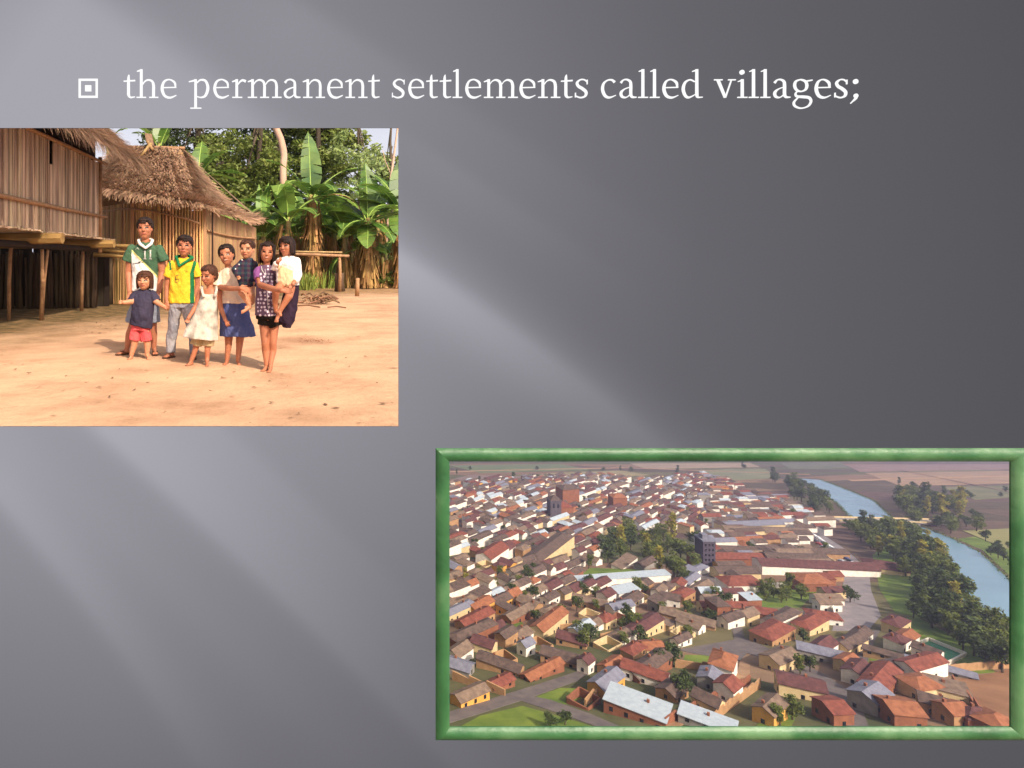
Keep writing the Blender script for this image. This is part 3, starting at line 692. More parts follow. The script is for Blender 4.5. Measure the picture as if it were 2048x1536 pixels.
# ---- banana plants
def banana_leaf(mb, rb, o, az, el, L, wd_, droop, rg, tear=.3):
    """one arching torn blade"""
    n = 16; p = Vector(o); dirh = Vector((math.cos(az), math.sin(az), 0)); side_ = Vector((-math.sin(az), math.cos(az), 0)); e = el; pts = []
    st = L / n
    for i in range(n + 1):
        pts.append((p.copy(), e)); p += (dirh * math.cos(e) + Vector((0, 0, 1)) * math.sin(e)) * st
        e -= droop / n * (0.5 + 1.3 * i / n)
    roll = rg.uniform(-.5, .5)
    rb.tube([q[0] for q in pts], [.03 * (1 - .75 * i / n) for i in range(n + 1)], 5)
    for s in (-1, 1):
        i = 2
        while i < n:
            k = rg.choice([1, 1, 2]) if rg.random() < tear * 2 else 3
            j = min(n, i + k)
            def ed(t):
                f = t / n; w = wd_ * (math.sin(math.pi * min(1, (f - .08) / .92) ** .75) ** .6 if f > .08 else 0)
                q, ee = pts[min(n, int(t))]; nr = (-dirh * math.sin(ee) + Vector((0, 0, 1)) * math.cos(ee))
                v_ = side_ * s * math.cos(.35 + roll * s) + nr * math.sin(.30 * (1 + roll * s))
                return q + v_ * w - Vector((0, 0, w * .25))
            a, c = pts[i][0], pts[j][0]; ea, ec = ed(i + .12), ed(j - .0)
            g = .10 * (ec - ea) * (1 if k < 3 else .2)
            drop = Vector((0, 0, -rg.uniform(0, .12) * wd_))
            mb.add([a, c, ec - g + drop, ea + g + drop], [(0, 1, 2, 3)])
            i = j
def banana(base, H, leaves, label, seed, r=.14, dry=14, young=0, dryl=None):
    rg = random.Random(seed); base = Vector(base)
    root = empty('banana_plant', base, label, 'banana plant', 'banana plants at the far edge of the clearing')
    top = base + Vector((rg.uniform(-.15, .15), 0, H)); b = MB()
    b.tube([base, base.lerp(top, .3), base.lerp(top, .6), top, top + Vector((0, 0, .25))], [r * 1.25, r * 1.1, r, r * .75, r * .4], 9)
    b.build('stem', m_stem, root, True)
    for i, (az, el, L, w, dr) in enumerate(leaves):
        mb = MB(); rb = MB(); banana_leaf(mb, rb, top + Vector((math.cos(math.radians(az)) * .06, math.sin(math.radians(az)) * .06, .1)), math.radians(az), math.radians(el), L * 1.05, w * 1.3, dr, rg)
        dryleaf = dryl and i in dryl
        me = MB(); me.v = mb.v + rb.v; me.f = mb.f + [tuple(x + len(mb.v) for x in f) for f in rb.f]; me.m = [0] * len(mb.f) + [1] * len(rb.f)
        me.build('leaf', [m_banD if dryleaf else (m_banL if i < young else m_ban), m_rib], root)
    if dry:
        V = []
        for k in range(dry * 10):
            a = rg.uniform(0, 6.28); z = rg.uniform(.1, 1.0) * H; p = base + Vector((math.cos(a) * r * 1.2, math.sin(a) * r * 1.2, z)); l = rg.uniform(.4, 1.1)
            q = p + Vector((math.cos(a) * rg.uniform(.03, .3), math.sin(a) * rg.uniform(.03, .3), -l)); 
            if q.z < .02: q.z = .02
            s = Vector((-math.sin(a), math.cos(a), 0)) * rg.uniform(.02, .07)
            V.append([p - s, p + s, q + s * .6, q - s * .6])
        link_mesh('dead_leaves', quads_mesh('dead_leaves', np.array([[tuple(q) for q in x] for x in V]), m_banD), root)
    return root
def fan(n, L, w, seed, e0=75, e1=20, dr=1.3):
    rg = random.Random(seed); return [(360 * i / n + rg.uniform(-15, 15), rg.uniform(e1, e0), L * rg.uniform(.8, 1.1), w * rg.uniform(.85, 1.1), dr * rg.uniform(.7, 1.3)) for i in range(n)]
banana(G(627, 576), 3.6, [(100, 82, 2.9, .38, .3), (160, 62, 2.6, .34, .9), (25, 52, 2.7, .34, .9), (185, 35, 2.6, .3, 1.5), (200, 20, 2.0, .3, 1.6), (-10, 30, 2.4, .3, 1.2), (300, 40, 2.0, .34, 1.6), (240, 45, 2.0, .34, 1.5), (330, 10, 2.2, .3, 1.0)], 'tallest banana plant with torn upright leaves and shaggy dry trunk, in mid row', 21, r=.2, dry=30)
banana(G(520, 577), 2.0, [(110, 80, 2.2, .2, .3), (80, 78, 2.3, .2, .3), (140, 62, 2.1, .28, .8), (40, 62, 2.2, .28, .7), (170, 40, 2.2, .28, 1.2), (10, 45, 2.3, .28, 1.0), (250, 50, 1.8, .3, 1.6), (290, 50, 1.8, .3, 1.6), (200, 20, 1.8, .28, 1.2)], 'bright green young banana plant beside the eave of the round ended hut', 22, young=4, dry=6)
banana(G(570, 578), 2.6, [(260, 85, 2.6, .38, 2.6), (100, 70, 2.0, .3, .8), (20, 55, 2.0, .3, 1.1), (170, 50, 2.2, .32, 1.2), (310, 40, 1.8, .32, 1.5), (210, 45, 1.7, .3, 1.6)], 'banana plant with one broad leaf hanging straight down, between the hut and the tallest plant', 23, young=1, dry=8)
banana(G(592, 574), 2.1, fan(8, 1.9, .3, 31), 'small banana plant low behind the heads of the girls', 24, dry=8)
banana(G(738, 577), 2.6, [(100, 85, 2.4, .42, .2), (170, 70, 2.4, .3, 1.9), (10, 60, 1.9, .3, 1.0), (190, 30, 2.2, .34, 1.1), (350, 25, 2.2, .34, 1.0), (230, 5, 1.9, .34, 1.1), (300, -5, 1.9, .34, 1.0), (265, -30, 1.6, .34, .5), (150, 50, 2.0, .3, 1.0), (30, 45, 2.0, .3, 1.2)], 'wide banana plant with brown edged leaf tiers standing right of the bench', 25, r=.19, dry=22, dryl=(1,))
banana(G(700, 572), 2.5, fan(9, 2.2, .34, 41, 70, 5), 'dark leaved banana plant between the tallest one and the wide one', 26, dry=6)
banana(G(665, 573), 2.3, fan(8, 2.0, .32, 47, 70, 5), 'banana plant half hidden right behind the bench post', 27, dry=8)
banana(G(772, 576), 1.2, [(110, 60, 1.0, .2, .8), (60, 60, 1.0, .2, .8), (200, 20, .8, .2, .8)], 'stubby broken banana plant with dry orange trunk near the right edge', 28, r=.2, dry=14)
banana(G(800, 577), 3.0, [(150, 72, 2.6, .36, 1.2), (180, 30, 2.4, .34, 1.0), (200, 60, 2.4, .34, 1.6), (230, 20, 2.2, .34, 1.2), (120, 40, 2.2, .34, 1.0), (260, -20, 1.6, .34, .8), (90, 80, 2.2, .34, .3)], 'banana plant cut by the right edge of the village picture', 29, dry=14)
banana(G(690, 576), 2.0, fan(8, 2.0, .36, 91, 82, 20), 'bright banana plant between the bench post and the wide plant', 61, young=3, dry=4)
banana(G(480, 577), 1.9, fan(7, 1.8, .30, 93, 84, 35), 'young banana plant peeking over the lower thatch edge', 62, young=5, dry=2)
banana(G(655, 571), 2.8, fan(9, 2.3, .36, 61, 78, 5), 'banana plant just behind the right side of the tallest one', 51, dry=4)
banana(G(545, 572), 2.4, fan(9, 2.1, .34, 67, 78, 5), 'banana plant with spreading leaves behind the young bright green one', 52, dry=4)
banana(G(715, 576), 1.5, fan(7, 1.7, .34, 71, 60, -25), 'low banana plant with drooping leaves beside the wide one', 53, dry=4)
banana(G(600, 570), 3.2, fan(8, 2.3, .34, 73, 80, 10), 'tall banana plant left of and behind the tallest one', 54, dry=4)
banana(G(760, 571), 3.2, fan(9, 2.4, .36, 79, 80, 0), 'tall dark banana plant behind the wide one', 55, dry=4)
banana(G(487, 572), 2.6, fan(8, 1.9, .3, 83, 78, 10), 'banana plant rising behind the right slope of the thatched roof', 56, dry=4)
banana(W(395, 590, 24).xy.to_3d(), 4.1, [(200, 40, 1.7, .3, 1.4), (340, 60, 1.7, .32, 1.2), (20, 25, 1.8, .34, .9), (90, 75, 1.6, .3, .5), (0, 10, 1.7, .3, .9)], 'banana plant showing only its leaves over the roof of the round ended hut', 33, young=0, dry=0)
banana(W(318, 590, 26).xy.to_3d(), 5.6, [(200, 60, 1.6, .26, 1.2), (340, 70, 1.6, .3, .8), (160, 50, 1.4, .22, 1.0), (90, 80, 1.6, .3, .5)], 'banana plant with leaf tips beside the ridge cap of the thatched roof', 34, young=2, dry=0)
banana(W(218, 590, 24).xy.to_3d(), 5.5, [(150, 75, .9, .2, .9), (40, 60, .8, .2, 1.0)], 'single banana leaf tip between the two thatched roofs', 35, dry=0)
# ---- bench rail on a stump
br = empty('pole_bench', G(679, 583), 'pale pole lying level on a forked post beside the stump', 'bench')
b = MB(); p = G(679, 583); b.tube([(p.x - 2.5, p.y + .1, 1.36), (p.x - .9, p.y, 1.32), (p.x + .35, p.y - .05, 1.27)], [.05, .055, .05], 7); b.tube([(p.x - 2.5, p.y + .22, 1.45), (p.x + .1, p.y + .05, 1.40)], [.035, .035], 7); b.build('rail', m_slatP, br, True)
b = MB(); b.tube([p, p + Vector((.02, 0, .7)), p + Vector((0, 0, 1.28))], [.07, .06, .05], 7); b.build('post', m_pole, br, True)
b = MB(); b.tube([(p.x + .02, p.y + .25, 0), (p.x, p.y + .25, .35), (p.x, p.y + .25, .66)], [.21, .17, .19], 10); tag(b.build('tree_stump', m_stake, None, True), 'short rough stump at the foot of the bench post', 'stump')
p = G(714, 592); b = MB(); b.tube([p, p + Vector((.02, 0, .55))], [.07, .06], 7); tag(b.build('short_stake', m_pole, None, True), 'short cut stake standing alone right of the bench', 'stake')
# ---- grass tufts and low bush
m_grass = mat('long_grass', (110, 132, 52), (160, 170, 84), scale=2, island=.35, trans=.35)
def tuft(c, n, h, r, name, label, grp=None):
    V = []; rg = random.Random(n)
    for i in range(n):
        a = rg.uniform(0, 6.28); q = Vector(c) + Vector((math.cos(a), math.sin(a), 0)) * rg.uniform(0, r); q.z = 0
        t = q + Vector((math.cos(a) * rg.uniform(0, .5) * h, math.sin(a) * .3 * h, h * rg.uniform(.5, 1.1))); m_ = q.lerp(t, .6) + Vector((0, 0, .1 * h)); s = Vector((.012, .006, 0)) * rg.uniform(.6, 1.4)
        V.append([q - s, q + s, m_ + s, m_ - s]); V.append([m_ - s, m_ + s, t + s * .1, t - s * .1])
    return tag(link_mesh(name, quads_mesh(name, np.array([[tuple(q) for q in x] for x in V]), m_grass)), label, 'grass', grp)
tuft(G(645, 577), 60, .7, .6, 'grass_tuft', 'tall pale grass tuft at the foot of the tallest banana plant', 'grass tufts')
tuft(G(612, 580), 70, .7, .5, 'grass_tuft', 'grass tuft at the edge of the clearing behind the toddler in white', 'grass tufts')
tuft(G(515, 592), 90, .5, .4, 'grass_tuft', 'low grass tuft between the baby and the purple dressed girl', 'grass tufts')
C = ball_pts(1800, W(792, 560, 27), (.9, .8, .5), rng, .2); C = C[C[:, 2] > .02]
tag(link_mesh('low_bush', quads_mesh('low_bush', leaf_quads(C, .13), m_leafM)), 'dark leafy bush at the right edge beneath the banana plants', 'bush')
# ---- litter, twigs, brush
m_litter = mat('dry_litter', (96, 70, 50), (150, 114, 84), scale=2, island=.45)
C = []
for i in range(250):
    v = random.choice([random.uniform(585, 640), random.uniform(600, 853), random.uniform(640, 780)]); u = random.uniform(0, 797); g = G(u, v); C.append((g.x, g.y, .012))
for i in range(420): g = G(random.gauss(660, 60), random.uniform(578, 600)); C.append((g.x, g.y, .02))
for i in range(200): g = G(random.uniform(60, 260), random.uniform(612, 668)); C.append((g.x, g.y, .012))
C = np.array(C); V = leaf_quads(C, .032, .35); V[:, :, 2] = np.abs(V[:, :, 2] - C[:, None, 2]) * .35 + .008
tag(link_mesh('leaf_litter', quads_mesh('leaf_litter', V, m_litter)), 'dry leaf scraps scattered over the earth', 'litter', kind='stuff')
b = MB(); rg_ = random.Random(3)
for i in range(60):
    g = G(rg_.gauss(640, 15), rg_.uniform(600, 609)); a = rg_.uniform(-1.2, 1.2); l = rg_.uniform(.12, .45); z = rg_.uniform(.02, .16)
    b.tube([(g.x - math.cos(a) * l / 2, g.y - math.sin(a) * l / 2, z), (g.x + rg_.uniform(-.05, .05), g.y, z + .05), (g.x + math.cos(a) * l / 2, g.y + math.sin(a) * l / 2, z * .6)], rg_.uniform(.01, .03), 5)
tag(b.build('brush_pile', m_litter), 'small heap of dry sticks and husks on the sand behind the girls', 'brush pile')
b = MB()
for (u0, v0, u1, v1, r) in ((596, 614, 640, 617, .018), (580, 609, 606, 607, .03), (655, 617, 692, 618, .015), (530, 606, 560, 611, .03), (505, 600, 516, 604, .03)):
    a, c = G(u0, v0, .03), G(u1, v1, .03); b = MB(); b.tube([a, (a + c) / 2 + Vector((0, .05, .02)), c], r, 5)
    tag(b.build('fallen_branch', m_litter), 'grey fallen branch lying on the sand %s' % {596: 'right of the purple girl, nearest the brush pile', 580: 'just behind the toddler in white', 655: 'right of the brush pile', 530: 'showing left of the purple girl', 505: 'seen beside the baby'}[u0], 'branch', 'fallen branches on the sand')
g = G(630, 682)
C = np.array([[random.gauss(g.x, .14), random.gauss(g.y, .12), .01] for _ in range(150)]); V = leaf_quads(C, .02, .3); V[:, :, 2] = np.abs(V[:, :, 2] - .01) * .4 + .005
tag(link_mesh('husk_scraps', quads_mesh('husk_scraps', V, m_reddog)), 'reddish patch of husk scraps on the sand right of the purple girl', 'husks', kind='stuff')
# ================================================================== PEOPLE
from mathutils.bvhtree import BVHTree
from mathutils import noise
def skin_mat(name, c1, c2):
    m = mat(name, c1, c2, scale=9, rough=.55, spec=.35, bump=.08, bscale=60); b = m.node_tree.nodes['Principled BSDF']
    b.inputs['Subsurface Weight'].default_value = .12; b.inputs['Subsurface Radius'].default_value = (.01, .004, .002); return m
m_skin = skin_mat('brown_skin', (158, 98, 70), (178, 114, 82)); m_skinB = skin_mat('light_brown_skin', (176, 118, 86), (194, 136, 102))
m_eye = mat('dark_eye', (24, 14, 10), rough=.25); m_brow = mat('eyebrow', (78, 46, 32)); m_lip = mat('lips', (158, 86, 68), rough=.5); m_white_eye = mat('eye_white', (168, 148, 132), rough=.3)
m_hair = mat('dark_brown_hair', (24, 15, 12), (48, 30, 22), scale=30, rough=.6, spec=.22, stretch=(1, 1, .25), bump=.5, bscale=120)
m_hair2 = mat('brown_hair', (48, 28, 20), (84, 50, 34), scale=30, rough=.6, spec=.22, stretch=(1, 1, .25), bump=.5, bscale=120)
def cloth(name, c1, c2=None, sc=9, **k): return mat(name, c1, c2 or tuple(int(x * .88) for x in c1), scale=sc, rough=.9, spec=.1, bump=.7, bscale=22, **k)
TMP = []
def remesh(mb, name, mats, vox=.0045, smooth=4, parent=None, fac=.5):
    me = mb.mesh('tmp', mats); o = bpy.data.objects.new('tmp', me); COL.objects.link(o)
    r = o.modifiers.new('r', 'REMESH'); r.mode = 'VOXEL'; r.voxel_size = vox; r.adaptivity = 0
    if smooth:
        s = o.modifiers.new('s', 'SMOOTH'); s.factor = fac; s.iterations = smooth
    dg = bpy.context.evaluated_depsgraph_get(); me2 = bpy.data.meshes.new_from_object(o.evaluated_get(dg)); bpy.data.objects.remove(o)
    me2.name = name; me2.materials.clear()
    for m in (mats if isinstance(mats, (list, tuple)) else [mats]): me2.materials.append(m)
    n = len(me2.polygons); me2.polygons.foreach_set('use_smooth', [True] * n); me2.polygons.foreach_set('material_index', [0] * n)
    return link_mesh(name, me2, parent)
def centers(me):
    n = len(me.polygons); c = np.empty(n * 3, np.float32); me.polygons.foreach_get('center', c); return c.reshape(-1, 3)
def uvof(c): return U0 + F * c[:, 0] / c[:, 1], V0 - (c[:, 2] - EYE) * F / c[:, 1]
def paint(o, fn):                              # woven / sewn colour areas: one material per area of the garment
    c = centers(o.data); u, v = uvof(c); mi = np.zeros(len(c), np.int32); fn(mi, u, v, c); o.data.polygons.foreach_set('material_index', mi); o.data.update()
def decal(o, lines, w, m_, name, off=.003):
    me = o.data; bv = BVHTree.FromPolygons([v.co for v in me.vertices], [p.vertices for p in me.polygons]); mb = MB()
    for ln in lines:
        pts = []
        for (u, v) in ln:
            d = W(u, v, 1) - Vector((0, 0, EYE)); h = bv.ray_cast(Vector((0, 0, EYE)), d.normalized())
            if h[0] is not None: pts.append(h[0] - d.normalized() * off)
        if len(pts) > 1: mb.tube(pts, w, 5, flat=.6)
    if mb.v: return mb.build(name, m_, o, True)
class Fig:
    def __init__(s, vf): s.D = EYE * F / (vf - V0); s.k = s.D / F; s.b = MB()
    def P(s, u, v, dd=0.0): return W(u, v, s.D + dd)
    def limb(s, L, b=None):
        b = b or s.b
        for a, c in zip(L[:-1], L[1:]): b.cap(s.P(*a[:3]), s.P(*c[:3]), a[3] * s.k, c[3] * s.k)
    def loft(s, R, b=None, seg=28, fold=0, amp=0.0, ph=0.0):
        (b or s.b).loft([(s.P(u, v, dd), rx * s.k, ry * s.k) for (u, v, dd, rx, ry) in R], seg, 0, fold, amp, ph)
    def head(s, u, v, hw, hh, yaw=0, roll=0, pitch=0, dd=0.0, hair='short', hm=None, smile=0):
        b = s.b; C = s.P(u, v, dd); w = hw * s.k; h = hh * s.k
        R = Matrix.Rotation(math.radians(yaw), 3, 'Z') @ Matrix.Rotation(math.radians(roll), 3, 'Y') @ Matrix.Rotation(math.radians(pitch), 3, 'X')
        T = lambda x, y, z: C + R @ Vector((x * w, y * w, z * h))
        b.ell(T(0, .15, .28), (w * .99, w * 1.12, h * .70), R); b.ell(T(0, -.10, -.15), (w * .90, w * .92, h * .80), R); b.ell(T(0, -.28, -.38), (w * .76, w * .70, h * .48), R)
        b.ell(T(0, -.32, -.58), (w * .55, w * .58, h * .40), R)
        b.cap(T(0, -.96, .06), T(0, -1.13, -.20), w * .09, w * .15); b.ell(T(0, -1.06, -.23), (w * .22, w * .13, h * .07), R)
        b.ell(T(0, -.93, -.47), (w * .30, w * .13, h * .085), R)
        for q in (-1, 1):
            b.ell(T(q * .97, .1, -.05), (w * .09, w * .22, h * .2), R); b.ell(T(q * .42, -.62, -.2), (w * .34, w * .34, h * .24), R)
            b.ell(T(q * .40, -.84, .21), (w * .28, w * .10, h * .06), R)
        s.hd = (C, R, w, h, smile)
        hb = MB(); rg = random.Random(int(u * 7 + v))
        hb.ell(T(0, .26, .34), (w * 1.10, w * 1.14, h * .72), R)
        zb = .45
        if hair in ('short', 'bob'):
            hb.ell(T(0, -.50, .70), (w * .80, w * .62, h * .24), R)
        if hair == 'bob':
            for q in (-1, 1): hb.ell(T(q * .92, .05, -.10), (w * .26, w * .62, h * .74), R)
            hb.ell(T(0, .55, -.15), (w * 1.0, w * .66, h * .85), R)
        if hair == 'long':
            for q in (-1, 1): hb.ell(T(q * .98, .15, -.05), (w * .20, w * .62, h * .85), R)
            hb.ell(T(0, .6, -.25), (w * 1.12, w * .62, h * .95), R)
        if hair == 'tied':
            hb.ell(T(.15, .75, .0), (w * .95, w * .55, h * .6), R); hb.ell(T(.75, .55, -.1), (w * .35, w * .5, h * .45), R)
        for i in range(90):
            ph = rg.uniform(0, 2 * math.pi); fr_ = -math.sin(ph)           # fr_ 1 = front
            side_ = abs(math.cos(ph))
            if hair in ('bob', 'long'): end = (.34 if hair == 'bob' else .62) if fr_ > .55 else (-.9 if hair == 'bob' else -1.15)
            else: end = (.44 if hair == 'short' else .62) if fr_ > .35 else (-.05 if side_ > .6 else -.35)
            if hair == 'baby': end = max(end, .25 if fr_ < .2 else .62)
            end += rg.uniform(-.12, .1); pts = []; z0 = rg.uniform(.6, 1.02)
            for j in range(6):
                z = z0 + (end - z0) * j / 5; q = max(0.0, 1 - ((z - .30) / .76) ** 2) ** .5 if z > .3 else 1.0
                pts.append(T(1.10 * q * math.cos(ph), .22 + 1.16 * q * math.sin(ph) * (1 if fr_ < 0 else 1.10), z))
            hb.tube(pts, [w * .10] * 4 + [w * .08, w * .03], 5)
        s.hairb = hb; s.hm = hm or m_hair; s.hC = C
    def neck(s, a, c, r): s.limb([a + (r,), c + (r * 1.15,)])
    def hand(s, wr, d, across, L, curl=.5, thumb=1, spread=.12, b=None):
        b = b or s.b; wr = Vector(wr) if not isinstance(wr, tuple) or len(wr) != 3 or abs(wr[0]) < 20 else s.P(*wr)
        d = Vector(d).normalized(); a = Vector(across); a = (a - d * a.dot(d)).normalized(); nrm = d.cross(a).normalized()
        L = L * s.k; pl = .48 * L; w = .19 * L
        for q in (-1, -.33, .33, 1): b.cap(wr + a * q * w * .45, wr + d * pl + a * q * w, .085 * L, .085 * L)
        b.cap(wr - d * .1 * L, wr + d * .2 * L, .12 * L, .12 * L)
        for i, q in enumerate((-1, -.33, .33, 1)):
            ln = L * (.44, .5, .46, .36)[i if thumb > 0 else i]; p0 = wr + d * pl + a * q * w * 1.05
            c1 = curl * .6; d1 = (d * math.cos(c1) + nrm * math.sin(c1) + a * q * spread).normalized(); p1 = p0 + d1 * ln * .5
            c2 = curl * 1.5; d2 = (d * math.cos(c2) + nrm * math.sin(c2) + a * q * spread).normalized(); p2 = p1 + d2 * ln * .5
            b.cap(p0, p1, .068 * L, .06 * L, 8); b.cap(p1, p2, .06 * L, .048 * L, 8)
        t0 = wr + d * .12 * L + a * thumb * w * .9; d1 = (d * .75 + a * thumb * .7 + nrm * .25).normalized(); t1 = t0 + d1 * .25 * L; t2 = t1 + (d * .95 + a * thumb * .15 + nrm * .3).normalized() * .2 * L
        b.cap(t0, t1, .085 * L, .07 * L, 8); b.cap(t1, t2, .07 * L, .052 * L, 8)
    def foot(s, ank, ang, L, sandal=False, r=6):
        a = s.P(*ank); d = Vector((math.sin(math.radians(ang)), -math.cos(math.radians(ang)), 0)); sd_ = Vector((-d.y, d.x, 0)); L = L * s.k; lift = .014 if sandal else 0
        g = Vector((a.x, a.y, 0)); h = g - d * L * .12 + Vector((0, 0, L * .13 + lift)); b = s.b
        b.cap(a, g + Vector((0, 0, L * .2 + lift)), r * s.k, L * .15); b.cap(h, g + d * L * .3 + Vector((0, 0, L * .13 + lift)), L * .13, L * .13)
        b.cap(a + Vector((0, 0, -.01)), g + d * L * .6 + Vector((0, 0, L * .09 + lift)), L * .14, L * .085)
        for q in (-1, 0, 1): b.cap(g + d * L * .1 + sd_ * q * .03 * L + Vector((0, 0, L * .1 + lift)), g + d * L * .62 + sd_ * q * .12 * L + Vector((0, 0, L * .075 + lift)), L * .1, L * .075)
        for i, q in enumerate((-1.9, -.85, 0, .85, 1.7)):
            p = g + d * L * (.66 - .03 * abs(q)) + sd_ * q * .085 * L + Vector((0, 0, L * .05 + lift)); rr = L * (.055 if i else .075)
            b.cap(p, p + d * L * .13, rr, rr * .8, 8)
        if sandal:
            m = MB(); m.cap(g - d * L * .14 + Vector((0, 0, .008)), g + d * L * .72 + Vector((0, 0, .008)), L * .19, L * .24, 16)
            m.v = [(x, y, .002 + max(0, min(1, (z + .3) * 50 - 14.5)) * .014) for x, y, z in m.v]
            c0 = g + d * L * .62 + Vector((0, 0, L * .17 + lift))
            m2 = MB(); 
            for q in (-1, 1): m2.tube([c0 + Vector((0, 0, -.005)), g + d * L * .45 + sd_ * q * .15 * L + Vector((0, 0, L * .22 + lift)), g + d * L * .2 + sd_ * q * .2 * L + Vector((0, 0, .02))], L * .028, 6)
            s.sandals = getattr(s, 'sandals', []); s.sandals.append((m, m2))
    def finish(s, label, cloth_list=(), vox=.0045, sm=5, skin=None, grp=None):
        mats_ = [skin or m_skin, m_eye, m_brow, m_lip, m_white_eye]
        o = remesh(s.b, 'person', mats_, vox, sm); tag(o, label, 'person', grp)
        C, R, w, h, smile = s.hd; c = centers(o.data); loc = (c - np.array(C)) @ np.array(R); x, y, z = loc[:, 0] / w, loc[:, 1] / w, loc[:, 2] / h
        mi = np.zeros(len(c), np.int32); f = (y < -.45) & (np.abs(x) < 1) & (np.abs(z) < 1)
        ax = np.abs(x)
        mi[f & (np.abs(ax - .42) < .21) & (np.abs(z - .04 + (ax - .42) ** 2 * .5) < .068)] = 1
        if smile is None: mi[f & (np.abs(np.abs(ax - .42) - .13) < .035) & (np.abs(z - .03) < .024)] = 4
        mi[f & (np.abs(ax - .44) < .25) & (np.abs(z - .23 + (ax - .44) ** 2 * .6) < .03)] = 2
        mi[f & (ax < .30) & (np.abs(z + .47 - (x * x) * (.5 if smile else -.2)) < (.05 if smile else .075))] = 3
        if smile: mi[f & (ax < .22) & (np.abs(z + .465 - x * x * .5) < .022)] = 4
        mi[f & (y < -.8) & (np.abs(ax - .09) < .035) & (np.abs(z + .31) < .02)] = 2
        o.data.polygons.foreach_set('material_index', mi)
        remesh(s.hairb, 'hair', s.hm, .0042, 1, o)
        for m, m2 in getattr(s, 'sandals', []):
            so_ = m.build('sandal', m_sandal, o, True); m2.build('strap', m_sandal, so_, True)
        s.o = o; return o
    def leg(s, L, b):                      # sleeve or trouser leg: round at the joint, cut square at the hem
        b.cap(s.P(*L[0][:3]), s.P(*L[0][:3]) + Vector((0, 0, .001)), L[0][3] * s.k, L[0][3] * s.k)
        b.tube([s.P(*q[:3]) for q in L], [q[3] * s.k for q in L], 16)
        for q in L[1:-1]: b.cap(s.P(*q[:3]), s.P(*q[:3]) + Vector((0, 0, .001)), q[3] * s.k * .97, q[3] * s.k * .97)
    def garment(s, name, b, mats_, vox=.006, sm=2, wr=.0075):
        o = remesh(b, name, mats_, vox, sm, s.o)
        if wr and name not in ('collar',):
            me = o.data; n = len(me.vertices); co_ = np.empty(n * 3, np.float32); me.vertices.foreach_get('co', co_); co_ = co_.reshape(-1, 3)
            no = np.array([v.normal[:] for v in me.vertices]); k = np.array([noise.noise(Vector((a * 19 + c * 7, b_ * 17, c * 9 - a * 5))) + .45 * noise.noise(Vector((a * 44, b_ * 40, c * 24 + a * 15))) for a, b_, c in co_])
            k = np.sign(k) * np.abs(k) ** .8; co_ = co_ + no * (k * wr)[:, None]; me.vertices.foreach_set('co', co_.astype(np.float32).ravel()); me.update()
        return o
m_sandal = mat('brown_rubber', (70, 46, 36), (96, 66, 50), scale=12, rough=.6)
G_ = 'children standing together in the clearing'
# --- 1 tall boy, green shirt
f = Fig(710); f.head(290, 457, 14.5, 22.5, yaw=3, roll=-2, hair='short')
f.neck((291, 474, .01), (291, 492, .02), 7.5)
f.loft([(291, 488, .02, 12, 9), (291, 496, .02, 24, 12), (291, 520, .02, 24, 14), (291, 560, .02, 21, 13), (291, 590, .02, 22, 14), (291, 604, .02, 20, 13)])
f.limb([(264, 500, .02, 9), (257, 545, .03, 7), (259, 583, -.04, 5)]); f.limb([(318, 500, .02, 9), (324, 545, .03, 7), (318, 583, -.04, 5)])
f.hand(f.P(259, 585, -.05), (.15, -.45, -1), (1, .1, 0), 22, .45, 1); f.hand(f.P(317, 585, -.05), (-.15, -.45, -1), (-1, .1, 0), 22, .45, 1)
f.limb([(280, 600, .02, 12), (264, 655, .03, 8), (259, 668, .04, 8), (254, 696, .03, 5)]); f.limb([(302, 600, .02, 12), (306, 655, .03, 8), (307, 668, .04, 8), (308, 697, .03, 5)])
f.foot((254, 697, .03), -42, 27, True, 5); f.foot((309, 697, .03), 20, 27, True, 5)
o = f.finish('tallest boy in dark green shirt numbered eleven and denim shorts, behind the toddler')
mg, mw, my, mk = cloth('green_jersey', (60, 86, 64), (70, 96, 72)), cloth('white_jersey', (226, 220, 212)), cloth('pale_yellow_trim', (206, 198, 130)), cloth('black_trim', (26, 24, 26))
b = MB(); f.loft([(291, 484, .02, 10, 8), (291, 490, .02, 18, 11), (291, 497, .02, 28, 14), (290, 515, .02, 28, 17), (290, 545, .02, 26, 16), (290, 582, .02, 28, 17)], b, amp=.03, fold=5)
f.leg([(264, 500, .02, 11), (255, 523, .02, 12)], b); f.leg([(318, 500, .02, 11), (327, 523, .02, 12)], b)
sh = f.garment('shirt', b, [mg, mw, my])
def p_(mi, u, v, c):
    g = (u > 263) & (u < 319) & (v > 502 + (u - 264) * 1.02); mi[g] = 1; mi[(u > 263) & (u < 316) & (np.abs(v - 502 - (u - 264) * 1.02) < 2.4)] = 2
    for q in (-1, 1): pass
paint(sh, p_)
b = MB(); f.limb([(277, 481, -.02, 3), (280, 488, -.055, 3.2), (291, 496, -.085, 2.6)], b); f.limb([(305, 481, -.02, 3), (302, 488, -.055, 3.2), (291, 496, -.085, 2.6)], b); f.limb([(277, 481, -.02, 3), (281, 479, .05, 3), (301, 479, .05, 3), (305, 481, -.02, 3)], b)
f.garment('collar', b, mw, .004, 2)
def one(x, y, h=18, w=1.6): return [[(x - 2.4, y + 4), (x, y), (x, y + h)], [(x + w, y), (x + w, y + h)], [(x - 2.2, y + h), (x + w + 2.2, y + h)]]
